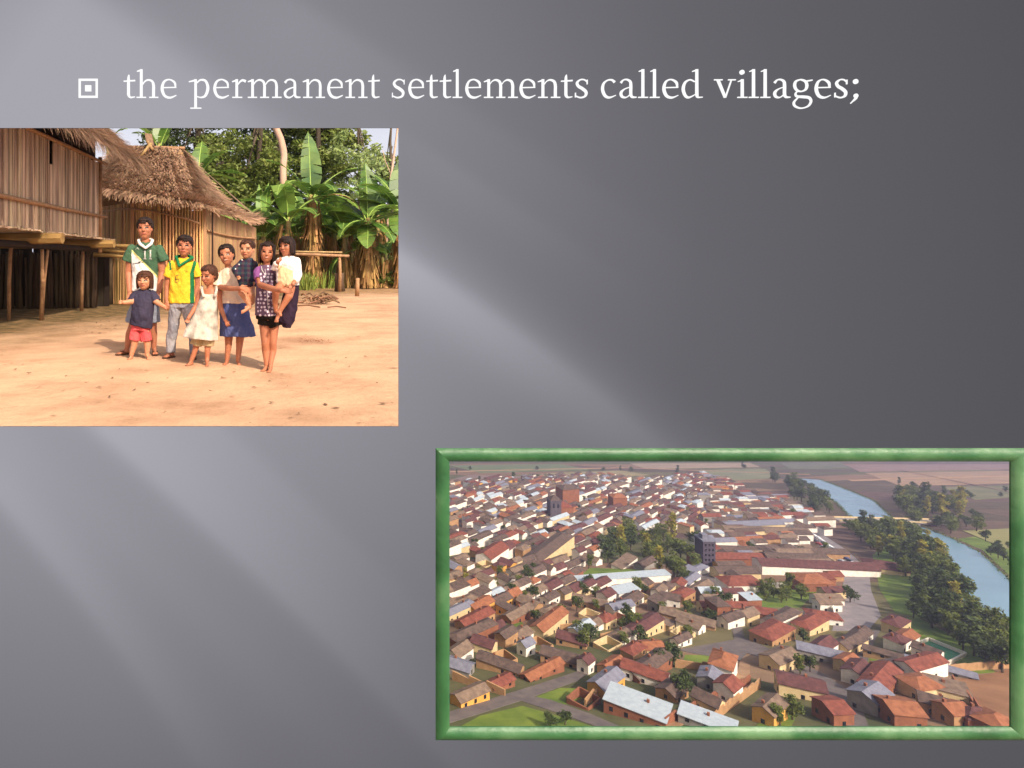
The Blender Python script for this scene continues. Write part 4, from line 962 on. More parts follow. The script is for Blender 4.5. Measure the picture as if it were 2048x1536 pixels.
decal(sh, one(289, 500) + one(300, 500), .0048, mw, 'number', .006); decal(sh, [[(266, 528), (276, 526), (284, 521)], [(276, 526), (287, 524)]], .006, mk, 'stripe'); decal(sh, [[(270, 500), (275, 495), (278, 499)], [(273, 498), (277, 496)]], .0026, mw, 'emblem')
b = MB(); f.loft([(291, 576, .02, 25, 16), (290, 600, .02, 27, 17), (289, 612, .02, 28, 17)], b); f.leg([(277, 605, .02, 14), (265, 645, .02, 16)], b); f.leg([(303, 605, .02, 14), (307, 645, .02, 14.5)], b)
f.garment('shorts', b, cloth('faded_denim', (112, 116, 130), (136, 138, 148)))
# --- 2 toddler, navy shirt and red shorts
f = Fig(718); f.head(289, 561, 14.5, 19.5, yaw=-2, hair='bob', hm=m_hair2)
f.neck((289, 576, .01), (288, 584, .01), 6); f.loft([(288, 584, .01, 14, 10), (287, 600, .01, 18, 13), (286, 630, 0, 19, 15), (282, 655, .01, 17, 13)])
f.limb([(270, 590, .01, 7), (266, 603, -.03, 6), (248, 605, -.09, 4.2)]); f.limb([(308, 590, .01, 7), (311, 602, -.03, 6), (327, 613, -.06, 4.2)])
f.hand(f.P(247, 605, -.09), (-1, -.3, .0), (0, -.2, -1), 13, 1.2, -1); f.hand(f.P(328, 614, -.06), (.9, -.3, -.3), (0, .3, 1), 13, 1.0, 1)
f.limb([(272, 655, .01, 9), (270, 680, .01, 7.5), (268, 692, .01, 6.5), (263, 709, 0, 4.6)]); f.limb([(291, 655, .01, 9), (293, 680, .01, 7.5), (295, 692, .01, 6.5), (294, 709, 0, 4.6)])
f.foot((263, 710, 0), -8, 18, r=4.6); f.foot((295, 709, 0), 28, 18, r=4.6)
f.finish('toddler with brown bobbed hair, navy shirt and red shorts, standing before the tallest boy', skin=m_skinB, vox=.004)
b = MB(); f.loft([(288, 579, .01, 11, 8), (288, 585, .01, 20, 11), (287, 600, 0, 21, 15), (285, 628, -.01, 22, 17), (282, 648, 0, 22, 17), (281, 653, 0, 22, 17)], b, amp=.03, fold=4); f.leg([(271, 589, .01, 8.5), (263, 603, -.01, 9.5)], b); f.leg([(306, 589, .01, 8.5), (313, 603, -.01, 9.5)], b)
for i, v in enumerate(list(b.v)):                                   # hem hangs lower on one side
    uu = U0 + F * v[0] / v[1]; vv = V0 - (v[2] - EYE) * F / v[1]
    if vv > 620: b.v[i] = (v[0], v[1], v[2] - (uu - 280) * .22 * f.k * (vv - 620) / 33)
f.garment('shirt', b, cloth('navy_shirt', (52, 48, 64), (62, 56, 72)))
b = MB(); f.loft([(282, 645, .01, 19, 14), (281, 660, .01, 20, 14)], b); f.leg([(272, 658, .01, 10), (268, 680, .01, 11.5)], b); f.leg([(290, 658, .01, 10), (293, 682, .01, 11.5)], b); f.garment('shorts', b, cloth('red_shorts', (196, 78, 80), (210, 92, 92)))
# --- 3 boy, yellow and green shirt, jeans
f = Fig(716); f.head(369, 492, 15, 22, yaw=4, roll=3, hair='short')
f.neck((369, 508, .01), (367, 522, .02), 7); f.loft([(367, 520, .02, 14, 10), (366, 532, .02, 24, 13), (365, 560, .02, 23, 13), (363, 600, .02, 21, 13)])
f.limb([(342, 530, .02, 8), (334, 572, .03, 5.8), (333, 600, .0, 4.4)]); f.limb([(391, 530, .02, 8), (395, 570, .03, 5.8), (388, 600, .02, 4.4)])
f.hand(f.P(333, 602, -.01), (.1, -.3, -1), (-1, .1, 0), 21, .5, -1); f.hand(f.P(387, 602, .02), (-.2, -.1, -1), (1, .2, 0), 18, .7, -1)
f.limb([(352, 610, .02, 12), (347, 660, .02, 8), (343, 700, .01, 5)]); f.limb([(376, 610, .02, 12), (384, 660, .03, 8), (388, 706, .0, 5)])
f.foot((344, 702, .02), -35, 25, True, 5); f.foot((388, 711, -.04), 12, 22, True, 5)
f.finish('boy in a yellow and green football shirt with grey jeans and sandals')
mY, mG = cloth('yellow_jersey', (214, 164, 40), (226, 182, 56)), cloth('green_panel', (36, 110, 66))
b = MB(); f.loft([(368, 515, .02, 10, 8), (367, 521, .02, 18, 11), (367, 529, .02, 27, 14), (365, 550, .02, 26, 16), (364, 580, .02, 26, 16), (364, 606, .02, 28, 17)], b, amp=.03, fold=5); f.leg([(344, 531, .02, 9.5), (335, 554, .02, 10)], b); f.leg([(389, 531, .02, 9.5), (395, 554, .02, 10)], b)
sh = f.garment('shirt', b, [mY, mG])
def p_(mi, u, v, c):
    mi[(u > 380 + 0 * v) & (u < 388.5) & (v > 545)] = 1; mi[(np.abs(u - 389 - (528 - v) * .3) < 3.5) & (v < 548) & (v > 519)] = 1; mi[(np.abs(u - 340 - (v - 528) * .1) < 2) & (v < 540)] = 1
paint(sh, p_)
b = MB(); f.limb([(352, 514, -.02, 3.4), (356, 523, -.06, 3.2), (358, 532, -.085, 2.6)], b); f.limb([(358, 532, -.085, 2.4), (384, 516, -.03, 3.4)], b); f.limb([(352, 514, -.02, 3), (358, 512, .05, 3), (378, 512, .05, 3), (385, 515, -.02, 3)], b); f.garment('collar', b, mG, .004, 2)
decal(sh, [[(358, 550), (352.5, 551), (350.5, 557), (350.5, 563), (354, 565), (357.5, 563), (358, 559), (355, 557.5), (351, 558.5)]], .0045, cloth('grey_number', (110, 104, 70)), 'number'); decal(sh, [[(368, 541), (375, 541.5)], [(370, 544), (376, 543)], [(345, 538), (346, 536.5)]], .0022, mG, 'emblem')
b = MB(); f.loft([(363, 598, .02, 24, 15), (363, 615, .02, 24, 15)], b); f.leg([(352, 612, .02, 13.5), (346, 655, .02, 11), (342, 680, .02, 10), (342, 705, .01, 9.5)], b); f.leg([(375, 612, .02, 13.5), (384, 655, .03, 11), (388, 685, .02, 9.5), (389, 707, .0, 9)], b); f.garment('jeans', b, cloth('grey_jeans', (120, 118, 126), (160, 154, 154), 7))
# --- 4 small girl, pinafore
f = Fig(730); f.head(417, 551, 14.5, 21, yaw=-32, roll=0, pitch=10, hair='tied', hm=m_hair2)
f.neck((419, 566, .01), (420, 578, .01), 6); f.loft([(420, 578, .01, 13, 9), (420, 590, .01, 19, 12), (417, 620, .01, 18, 12), (410, 665, .01, 20, 13)])
f.limb([(402, 583, .01, 6.5), (392, 612, .0, 5.2), (377, 636, -.06, 3.8)]); f.limb([(438, 584, .01, 6.5), (441, 615, .0, 5.2), (451, 640, -.06, 3.8)])
f.hand(f.P(377, 637, -.06), (-.45, -.3, -.8), (1, .2, -.4), 14, 1.1, 1); f.hand(f.P(451, 641, -.06), (.45, -.2, -.9), (-1, .2, -.4), 16, .8, -1)
f.limb([(398, 665, .01, 10), (391, 698, .01, 6), (384, 718, .0, 4.6)]); f.limb([(416, 665, .01, 10), (415, 698, .0, 6), (414, 721, .0, 4.6)])
f.foot((383, 719, .0), -28, 20, r=4.6); f.foot((414, 721, -.02), 10, 20, r=4.6)
f.finish('small girl in a stained off white pinafore over cream shorts, looking aside', vox=.004)
mp = mat('stained_pinafore', (150, 138, 124), (202, 192, 178), scale=13, rough=.95, bump=.8, bscale=14, c3=(186, 176, 162))
b = MB(); f.loft([(419, 588, .0, 17, 12), (417, 600, .0, 19, 14), (411, 630, 0, 24, 17), (402, 660, .0, 32, 21), (400, 676, .0, 34.5, 23)], b, fold=7, amp=.06)
for i, v in enumerate(list(b.v)):
    uu = U0 + F * v[0] / v[1]; vv = V0 - (v[2] - EYE) * F / v[1]
    if vv > 640: b.v[i] = (v[0], v[1], v[2] - (uu - 390) * .12 * f.k)
for (x0, x1) in ((404, 407), (433, 430)): f.limb([(x0, 573, .02, 3), (x0, 580, -.05, 3), (x1, 592, -.07, 3)], b); f.limb([(x0, 573, .02, 3), (x0, 590, .07, 3)], b)
f.garment('pinafore', b, mp, wr=.003)
b = MB(); f.leg([(398, 668, .01, 12), (391, 690, .01, 12)], b); f.leg([(418, 668, .01, 12), (415, 692, .01, 12)], b); f.garment('shorts', b, cloth('cream_shorts', (196, 172, 132), (170, 146, 108)))
# --- 5 girl in blue skirt
f = Fig(732); f.D += .12; f.k = f.D / F; f.head(453, 510, 14.5, 22, yaw=-6, roll=-8, hair='tied', smile=1)
f.neck((455, 527, .01), (459, 541, .01), 6.5); f.loft([(460, 541, .01, 14, 10), (461, 550, .01, 22, 12), (463, 575, .01, 21, 13), (465, 600, .01, 22, 14), (470, 650, .01, 24, 14)])
f.limb([(440, 549, .01, 7.5), (437, 574, -.02, 6), (462, 577, -.28, 5.2), (482, 577, -.40, 4.2)]); f.limb([(481, 550, .01, 7.5), (492, 572, .02, 6), (496, 582, -.14, 5)])
f.hand(f.P(483, 577, -.41), (1, -.05, -.25), (.2, .2, 1), 20, .35, 1); f.hand(f.P(496, 584, -.17), (-.55, -.4, .05), (0, .2, 1), 18, .6, 1)
f.limb([(458, 650, .01, 11), (457, 690, .01, 7), (454, 719, 0, 4.8)]); f.limb([(482, 650, .01, 11), (479, 690, .01, 7), (476, 720, 0, 4.8)])
f.foot((454, 720, 0), -12, 21, r=4.8); f.foot((476, 721, 0), 22, 21, r=4.8)
f.finish('smiling girl in a cream shirt and blue skirt, holding the baby')
b = MB(); f.loft([(459, 536, .01, 10, 8), (460, 541, .01, 18, 11), (461, 548, .01, 24, 13), (462, 570, .01, 24, 15), (464, 592, .0, 25, 17), (466, 606, 0, 26, 18)], b, fold=5, amp=.05); f.leg([(442, 551, .01, 9.5), (434, 573, -.02, 11)], b); f.leg([(480, 551, .01, 9.5), (490, 568, .01, 10)], b)
f.garment('shirt', b, cloth('cream_shirt', (228, 204, 182), (214, 184, 156)))
b = MB(); f.loft([(465, 596, .01, 24, 16), (469, 625, .0, 29, 20), (474, 655, .0, 33, 23), (476, 672, .0, 34.5, 24)], b, fold=6, amp=.08, ph=1); f.garment('skirt', b, cloth('blue_skirt', (68, 76, 116), (84, 90, 132)))
# --- 6 baby in plaid shirt
f = Fig(732); f.D -= .10; f.k = f.D / F; f.head(494, 499, 14.2, 19.5, yaw=-14, roll=2, hair='baby', hm=m_hair2)
f.neck((495, 513, .01), (495, 521, .01), 7); f.loft([(495, 520, .01, 12, 9), (494, 532, .01, 17, 12), (494, 555, .01, 17, 13), (495, 572, .01, 16, 13)])
f.limb([(480, 530, 0, 6), (472, 540, -.05, 5.5), (476, 552, -.1, 4.5)]); f.limb([(508, 530, .01, 6), (509, 548, .0, 5), (507, 566, -.04, 3.8)])
f.hand(f.P(476, 552, -.10), (.3, -.2, -1), (1, .1, 0), 11, 1.0, 1); f.hand(f.P(507, 567, -.04), (-.2, -.3, -1), (1, .1, 0), 11, 1.0, -1)
f.limb([(489, 572, 0, 9.5), (484, 585, -.10, 8), (497, 606, -.09, 5.2), (500, 614, -.09, 4)]); f.limb([(501, 572, 0, 9.5), (503, 590, -.07, 7.5), (505, 604, -.06, 5)])
for (a, c_) in (((500, 614, -.09), (487, 623, -.13)), ((505, 605, -.06), (494, 615, -.10))):
    f.limb([a + (4,), c_ + (3.2,)]); p0 = f.P(*c_)
    for q in range(5): f.b.cap(p0 + Vector((0, 0, (q - 2) * .006)), p0 + Vector((-.018, -.008, (q - 2) * .007 - .004)), .0055, .004, 8)
f.finish('bare legged baby in a dark plaid shirt, held by the girl in the blue skirt', skin=m_skinB, vox=.004)
m_pl = bpy.data.materials.new('plaid_cloth'); m_pl.use_nodes = True
def plaid():
    nt = m_pl.node_tree; N = nt.nodes; L = nt.links; tc = N.new('ShaderNodeTexCoord'); b_ = N['Principled BSDF']; b_.inputs['Roughness'].default_value = .9
    def wave(dirn, sc, c0, c1):
        w = N.new('ShaderNodeTexWave'); w.bands_direction = dirn; w.inputs['Scale'].default_value = sc; w.inputs['Distortion'].default_value = 1.2; w.inputs['Detail'].default_value = 1; w.inputs['Detail Scale'].default_value = 1
        L.new(tc.outputs['Object'], w.inputs['Vector']); r = N.new('ShaderNodeValToRGB'); r.color_ramp.interpolation = 'CONSTANT' if False else 'LINEAR'; e = r.color_ramp.elements
        e[0].color = lin(c0); e[0].position = .45; e[1].color = lin(c1); e[1].position = .6; L.new(w.outputs['Fac'], r.inputs[0]); return r.outputs[0]
    x = wave('Z', 7, (20, 22, 44), (26, 56, 56)); y = wave('X', 6, (26, 26, 52), (78, 30, 48)); n = N.new('ShaderNodeMix'); n.data_type = 'RGBA'; n.inputs[0].default_value = .45; L.new(x, n.inputs[6]); L.new(y, n.inputs[7]); L.new(n.outputs[2], b_.inputs['Base Color'])
plaid()
b = MB(); f.loft([(495, 516, .01, 9, 8), (494, 521, .01, 15, 10), (493, 530, 0, 20, 14), (492, 550, 0, 20, 16), (495, 566, .0, 19, 16), (495, 573, .0, 18, 15)], b, fold=5, amp=.04); f.limb([(480, 530, 0, 8.5), (471, 540, -.05, 8), (474, 549, -.09, 7)], b); f.limb([(508, 530, .01, 8.5), (509, 548, .0, 7.5), (507, 562, -.03, 6)], b)
sh = f.garment('shirt', b, m_pl); b = MB()
for (u, v, dd) in ((484, 520, -.12), (478, 529, -.14), (471, 538, -.16)): b.ell(f.P(u, v, dd), (.007, .005, .007))
b.build('buttons', mw, sh, True)
# --- 7 girl in purple dress
f = Fig(741); f.head(534, 505, 14.2, 21.5, yaw=5, roll=5, hair='long', smile=1)
f.neck((534, 522, .01), (532, 535, .01), 6.5); f.loft([(532, 534, .01, 13, 10), (532, 545, .01, 20, 12), (533, 575, .01, 17, 12), (533, 610, .01, 19, 13), (536, 640, .01, 20, 13)])
f.limb([(517, 543, .01, 8), (521, 570, -.03, 6.6), (546, 578, -.24, 6), (564, 581, -.34, 4.8)]); f.limb([(549, 543, .01, 7), (566, 562, .08, 6), (582, 572, .0, 5)])
f.hand(f.P(565, 581, -.345), (1, -.02, -.12), (.1, .2, 1), 22, .4, 1); f.hand(f.P(582, 574, -.02), (-.6, -.6, -.3), (0, 0, 1), 18, .7, 1)
f.limb([(529, 640, .01, 12), (530, 686, -.01, 7.5), (531, 700, .01, 7.6), (533, 730, 0, 4.6)]); f.limb([(548, 640, .02, 12), (546, 686, .0, 7.5), (546, 700, .02, 7.6), (541, 730, -.02, 4.6)])
f.foot((533, 731, 0), -28, 22, r=4.6); f.foot((541, 733, -.05), -8, 22, r=4.6)
f.finish('girl in a purple heart patterned dress over dark shorts, holding the toddler in white')
m_pu = bpy.data.materials.new('heart_print_cloth'); m_pu.use_nodes = True
def hearts():
    nt = m_pu.node_tree; N = nt.nodes; L = nt.links; tc = N.new('ShaderNodeTexCoord'); b_ = N['Principled BSDF']; b_.inputs['Roughness'].default_value = .9
    mp = N.new('ShaderNodeMapping'); mp.inputs['Scale'].default_value = (30, 8, 30); L.new(tc.outputs['Object'], mp.inputs['Vector'])
    vo = N.new('ShaderNodeTexVoronoi'); vo.inputs['Scale'].default_value = 1; vo.inputs['Randomness'].default_value = .45; L.new(mp.outputs[0], vo.inputs['Vector'])
    r = N.new('ShaderNodeValToRGB'); e = r.color_ramp.elements; e[0].color = lin((206, 190, 200)); e[0].position = .30; e[1].color = lin((92, 66, 86)); e[1].position = .36; L.new(vo.outputs['Distance'], r.inputs[0]); L.new(r.outputs[0], b_.inputs['Base Color'])
hearts(); m_pu2 = cloth('purple_sleeve', (140, 84, 138))
b = MB(); f.loft([(532, 530, .01, 9, 8), (532, 535, .01, 16, 11), (532, 543, .01, 21, 13), (532, 570, .0, 19, 14), (533, 600, 0, 21, 16), (534, 631, 0, 24, 17)], b, fold=6, amp=.05); f.leg([(517, 543, .01, 10), (519, 557, -.01, 11)], b); f.leg([(549, 544, .01, 9.5), (558, 556, .04, 8.5)], b)
dr = f.garment('dress', b, [m_pu, m_pu2]); paint(dr, lambda mi, u, v, c: mi.__setitem__((u < 522 - (v - 530) * .15) & (v < 566), 1))
decal(dr, [[(530, 538), (533, 560), (535, 590), (535, 610), (539, 628)], [(523, 533), (524, 540), (528, 546)]], .003, mw, 'piping')
b = MB(); f.loft([(534, 618, .01, 23, 16), (536, 638, .01, 25, 18)], b); f.leg([(530, 630, .01, 14), (529, 650, .01, 15)], b); f.leg([(546, 630, .01, 14), (552, 652, .01, 16)], b); f.garment('shorts', b, cloth('black_shorts', (34, 28, 24)))
# --- 8 toddler in white
f = Fig(741); f.D -= .06; f.k = f.D / F; f.head(573, 493, 14, 20, yaw=-30, roll=-2, hair='bob')
f.neck((576, 507, .01), (578, 515, .01), 6); f.loft([(578, 515, .01, 12, 9), (577, 526, .01, 18, 12), (573, 548, 0, 19, 13), (575, 570, 0, 18, 14)])
f.limb([(561, 524, -.03, 6.5), (551, 536, -.12, 5), (556, 523, -.18, 4)]); f.limb([(593, 524, .02, 6.5), (597, 550, .0, 5), (586, 568, -.1, 4)])
f.hand(f.P(556, 522, -.18), (.7, -.1, .6), (.3, .1, -1), 12, 1.0, 1); f.hand(f.P(585, 569, -.10), (-.6, -.2, -.7), (1, .1, 0), 13, .9, -1)
f.limb([(564, 570, -.02, 10), (552, 583, -.12, 8), (550, 606, -.06, 5.6), (552, 622, -.03, 4.4)]); f.limb([(583, 570, .0, 10), (578, 592, -.06, 8), (562, 618, -.06, 5), (558, 628, -.06, 4)])
for (a, c_) in (((552, 622, -.03), (560, 628, -.09)), ((558, 628, -.06), (553, 640, -.11))):
    f.limb([a + (4.4,), c_ + (3.4,)]); p0 = f.P(*c_)
    for q in range(5): f.b.cap(p0 + Vector(((q - 2) * .007, 0, 0)), p0 + Vector(((q - 2) * .008, -.008, -.018)), .0055, .004, 8)
f.finish('toddler with dark bobbed hair in a white shirt, held by the purple dressed girl', vox=.004)
mcr, mwh = cloth('cream_bib', (216, 190, 150), (196, 168, 128)), cloth('bright_white', (232, 218, 208))
b = MB(); f.loft([(578, 511, .01, 9, 8), (578, 516, .01, 17, 11), (576, 525, 0, 22, 14), (573, 545, 0, 22, 16), (574, 562, 0, 24, 17), (577, 571, 0, 22, 16)], b, fold=5, amp=.05); f.limb([(561, 523, -.03, 9), (550, 535, -.12, 7.5), (552, 528, -.15, 7)], b); f.limb([(592, 523, .02, 9.5), (597, 548, .0, 8), (592, 560, -.05, 7)], b)
sh = f.garment('shirt', b, [mwh, mcr]); paint(sh, lambda mi, u, v, c: mi.__setitem__((u < 586) & (v > 530 + (u - 560) * .45) & (u > 556), 1))
b = MB(); f.loft([(586, 566, .02, 13, 12), (582, 590, .02, 15, 12), (577, 620, .02, 17, 11), (573, 642, .02, 15, 9), (573, 656, .02, 7, 6)], b, fold=4, amp=.15); f.garment('dark_wrap', b, cloth('dark_purple_cloth', (42, 30, 44), (54, 40, 54)))
# ================================================================== VALLEY TOWN
HT, SL = 85.0, 0.254
def tz(x, y): return EYE - HT - SL * y
def T(u, v, h=0.0):
    d = HT / ((v - V0) / F - SL); x = (u - U0) / F * d; return Vector((x, d, tz(x, d) + h))
def px(x, y, z=None):
    z = tz(x, y) if z is None else z; return (U0 + F * x / y, V0 - F * (z - EYE) / y)
def inside(p, poly):
    x, y = p; c = False; n = len(poly)
    for i in range(n):
        (x1, y1), (x2, y2) = poly[i], poly[(i + 1) % n]
        if (y1 > y) != (y2 > y) and x < (x2 - x1) * (y - y1) / (y2 - y1) + x1: c = not c
    return c
RL = [(1596, 957), (1640, 983), (1672, 1006), (1702, 1036), (1712, 1048), (1800, 1058), (1830, 1068), (1866, 1108), (1906, 1172), (1935, 1215), (1950, 1246)]
RR = [(1642, 960), (1700, 982), (1748, 1002), (1782, 1034), (1800, 1048), (1850, 1056), (1905, 1078), (1962, 1106), (2020, 1160), (2075, 1205), (2095, 1240)]
RIVER = RL + RR[::-1]
ROADS = [([(1664, 1262), (1684, 1190), (1690, 1132), (1660, 1100), (1628, 1076), (1600, 1052), (1618, 1050), (1650, 1072), (1690, 1098), (1738, 1140), (1742, 1180), (1762, 1232), (1735, 1262)], 'avenue'),
         ([(860, 1462), (898, 1447), (1060, 1396), (1155, 1362), (1180, 1345), (1165, 1340), (1060, 1374), (898, 1424), (860, 1436)], 'road'),
         ([(1040, 1388), (1100, 1400), (1180, 1428), (1260, 1462), (1215, 1462), (1150, 1438), (1060, 1408), (1030, 1398)], 'road'),
         ([(1452, 1205), (1474, 1205), (1488, 1275), (1570, 1312), (1650, 1350), (1715, 1392), (1740, 1462), (1700, 1470), (1680, 1405), (1600, 1352), (1520, 1315), (1474, 1300)], 'street'),
         ([(1355, 1300), (1480, 1278), (1500, 1300), (1480, 1322), (1390, 1308)], 'square'),
         ([(1400, 1135), (1428, 1135), (1440, 1190), (1404, 1190)], 'street'),
         ([(1700, 1392), (1730, 1260), (1760, 1262), (1740, 1300), (1725, 1400)], 'street'),
         ([(1480, 1320), (1500, 1330), (1500, 1372), (1345, 1462), (1300, 1466), (1470, 1368)], 'lane')]
GRASS = [([(1745, 1110), (1800, 1068), (1826, 1072), (1864, 1114), (1902, 1176), (1930, 1216), (1940, 1262), (1860, 1240), (1790, 1225), (1760, 1180)], 0), ([(1930, 1246), (1990, 1250), (2040, 1300), (2040, 1330), (1990, 1335)], 0), ([(1912, 1078), (1975, 1070), (2050, 1085), (2050, 1165), (2018, 1150), (1965, 1100)], 0), ([(1062, 1398), (1120, 1376), (1190, 1378), (1160, 1398), (1120, 1412)], 0), ([(905, 1462), (960, 1432), (1045, 1412), (1130, 1436), (1215, 1462)], 0), ([(1180, 1136), (1310, 1140), (1300, 1160), (1160, 1152)], 0),
         ([(1370, 1310), (1470, 1312), (1440, 1330), (1365, 1326)], 0), ([(1725, 1310), (1790, 1300), (1806, 1330), (1745, 1345)], 0), ([(1540, 1410), (1600, 1418), (1580, 1458), (1510, 1458)], 0),
         ([(990, 1245), (1040, 1238), (1050, 1256), (990, 1262)], 0), ([(1600, 1215), (1640, 1180), (1500, 1178), (1500, 1215)], 0), ([(1800, 1240), (1830, 1232), (1960, 1300), (1990, 1345), (1950, 1348), (1850, 1290)], 0)]
BARE = [([(1900, 1362), (2040, 1335), (2040, 1470), (1975, 1440), (1920, 1400)], 'brown'), ([(1900, 1208), (1935, 1205), (1965, 1240), (1945, 1255), (1912, 1240)], 'sand'), ([(1950, 1275), (1975, 1270), (2016, 1335), (1990, 1335)], 'sand')]
def poly_sheet(name, poly, h, m_, label, parent=None, fine=0):
    b = MB(); vs = [T(u, v, h) for u, v in poly]; n = len(vs)
    vs2 = [q + Vector((0, 0, -.5)) for q in vs]
    b.add(vs + vs2, [tuple(range(n))] + [(i, (i + 1) % n, n + (i + 1) % n, n + i) for i in range(n)])
    me = b.mesh(name, m_); 
    o = link_mesh(name, me); return tag(o, label, kind='structure')
# --- valley floor with field pattern
def valley_material():
    m = bpy.data.materials.new('valley_fields'); m.use_nodes = True; nt = m.node_tree; N = nt.nodes; L = nt.links; b_ = N['Principled BSDF']; b_.inputs['Roughness'].default_value = .95; b_.inputs['Specular IOR Level'].default_value = .05
    tc = N.new('ShaderNodeTexCoord')
    def vor(sc, st, feat='F1'):
        mp = N.new('ShaderNodeMapping'); mp.inputs['Scale'].default_value = st; mp.inputs['Rotation'].default_value = (0, 0, .5); L.new(tc.outputs['Object'], mp.inputs['Vector'])
        v = N.new('ShaderNodeTexVoronoi'); v.inputs['Scale'].default_value = sc; v.voronoi_dimensions = '2D'; L.new(mp.outputs[0], v.inputs['Vector']); return v
    v1 = vor(.009, (.45, 1.2, 1)); sp = N.new('ShaderNodeSeparateColor'); L.new(v1.outputs['Color'], sp.inputs[0])
    r = N.new('ShaderNodeValToRGB'); r.color_ramp.interpolation = 'CONSTANT'; e = r.color_ramp.elements
    while len(e) > 1: e.remove(e[-1])
    cols = [(0, (88, 72, 66)), (.16, (70, 80, 52)), (.3, (124, 96, 80)), (.45, (82, 62, 66)), (.58, (98, 96, 66)), (.72, (66, 60, 54)), (.86, (134, 108, 88))]
    for i, (p, c) in enumerate(cols):
        q = e[0] if i == 0 else e.new(p); q.position = p; q.color = lin(c)
    L.new(sp.outputs[0], r.inputs[0])
    nz = N.new('ShaderNodeTexNoise'); nz.inputs['Scale'].default_value = .06; nz.inputs['Detail'].default_value = 9; nz.inputs['Roughness'].default_value = .7; L.new(tc.outputs['Object'], nz.inputs['Vector'])
    r2 = N.new('ShaderNodeValToRGB'); e2 = r2.color_ramp.elements; e2[0].position = .35; e2[0].color = lin((80, 70, 54)); e2[1].position = .65; e2[1].color = lin((150, 128, 100)); L.new(nz.outputs['Fac'], r2.inputs[0])
    mx = N.new('ShaderNodeMix'); mx.data_type = 'RGBA'; mx.inputs[0].default_value = .28; L.new(r.outputs[0], mx.inputs[6]); L.new(r2.outputs[0], mx.inputs[7]); L.new(mx.outputs[2], b_.inputs['Base Color']); return m
b = MB(); NX, NY = 50, 60; ys = [90 * (7000 / 90) ** (j / NY) for j in range(NY + 1)]; vs = []
for y in ys:
    for i in range(NX + 1):
        x = -y * 1.2 + (y * 3.4) * i / NX; far = max(0, y - 2600) / 1000; vs.append((x, y, tz(x, y) + far * far * 14 * (1 + .6 * math.sin(x * .0021 + 1) + .4 * math.sin(x * .0057))))
b.add(vs, [(j * (NX + 1) + i, j * (NX + 1) + i + 1, (j + 1) * (NX + 1) + i + 1, (j + 1) * (NX + 1) + i) for j in range(NY) for i in range(NX)])
tag(b.build('valley_terrain', valley_material()), 'brown and olive valley floor patched with fields', kind='structure')
m_water = mat('river_water', (92, 134, 150), (104, 148, 164), scale=.02, rough=.25, spec=.6, bump=.02, bscale=.5)
b = MB(); A = [T(u, v, .25) for u, v in RL]; B_ = [T(u, v, .25) for u, v in RR]; n = len(A)
b.add(A + B_, [(i, n + i, n + i + 1, i + 1) for i in range(n - 1)]); tag(b.build('river_water', m_water), 'pale blue green river winding past the town', kind='structure')
m_ave = mat('avenue_asphalt', (122, 114, 116), (142, 132, 130), scale=.2); m_asph = mat('street_asphalt', (92, 84, 84), (112, 102, 98), scale=.3); m_lane = mat('dirt_lane', (136, 104, 78), (160, 128, 98), scale=.3)
m_grassT = mat('town_grass', (80, 102, 34), (116, 130, 48), scale=.12, c3=(96, 114, 40)); m_brown = mat('ploughed_earth', (120, 84, 58), (148, 108, 76), scale=.1); m_sandT = mat('sand_bank', (160, 140, 108), (180, 158, 124), scale=.2)
for i, (pl, nm) in enumerate(ROADS): poly_sheet({'avenue': 'road', 'lane': 'path', 'square': 'road'}.get(nm, 'road'), pl, .12 + .012 * i, m_lane if nm == 'lane' else (m_ave if nm == 'avenue' else m_asph), {'avenue': 'wide grey avenue beside the river trees', 'lane': 'pale dirt lane between walls'}.get(nm, 'grey town street'))
for i, (pl, _) in enumerate(GRASS): poly_sheet('grass', pl, .06 + .004 * i, m_grassT, 'green grass plot among the houses')
for i, (pl, k) in enumerate(BARE): poly_sheet('field' if k == 'brown' else 'sand', pl, .05, m_brown if k == 'brown' else m_sandT, 'bare earth field at the edge of the town' if k == 'brown' else 'pale sand bank by the river')
for i, (pl, c1, c2) in enumerate([([(900, 931), (1120, 928), (1180, 940), (960, 946)], (84, 98, 62), (106, 114, 76)), ([(1090, 947), (1240, 941), (1300, 950), (1120, 957)], (128, 116, 82), (150, 136, 98)), ([(1260, 927), (1500, 926), (1520, 934), (1290, 938)], (140, 118, 100), (160, 136, 112)),
     ([(1390, 940), (1530, 938), (1560, 956), (1440, 962)], (100, 104, 76), (124, 122, 88)), ([(1690, 930), (2050, 928), (2060, 938), (1720, 944)], (118, 92, 88), (142, 112, 100)), ([(1730, 946), (2050, 942), (2060, 966), (1800, 972)], (136, 108, 84), (160, 130, 100)), ([(1880, 975), (2060, 970), (2070, 992), (1950, 1000)], (92, 92, 62), (116, 112, 76)),
     ([(1925, 1062), (2060, 1056), (2080, 1100), (2010, 1098)], (118, 116, 66), (140, 134, 82)), ([(940, 950), (1050, 953), (1010, 962), (900, 960)], (110, 90, 84), (130, 108, 96)), ([(1560, 926), (1680, 925), (1700, 936), (1580, 938)], (82, 84, 66), (104, 102, 78))]):
    poly_sheet('field', pl, .3 + i * .02, mat('field_crop', c1, c2, scale=.03), 'strip of farmland on the far plain')
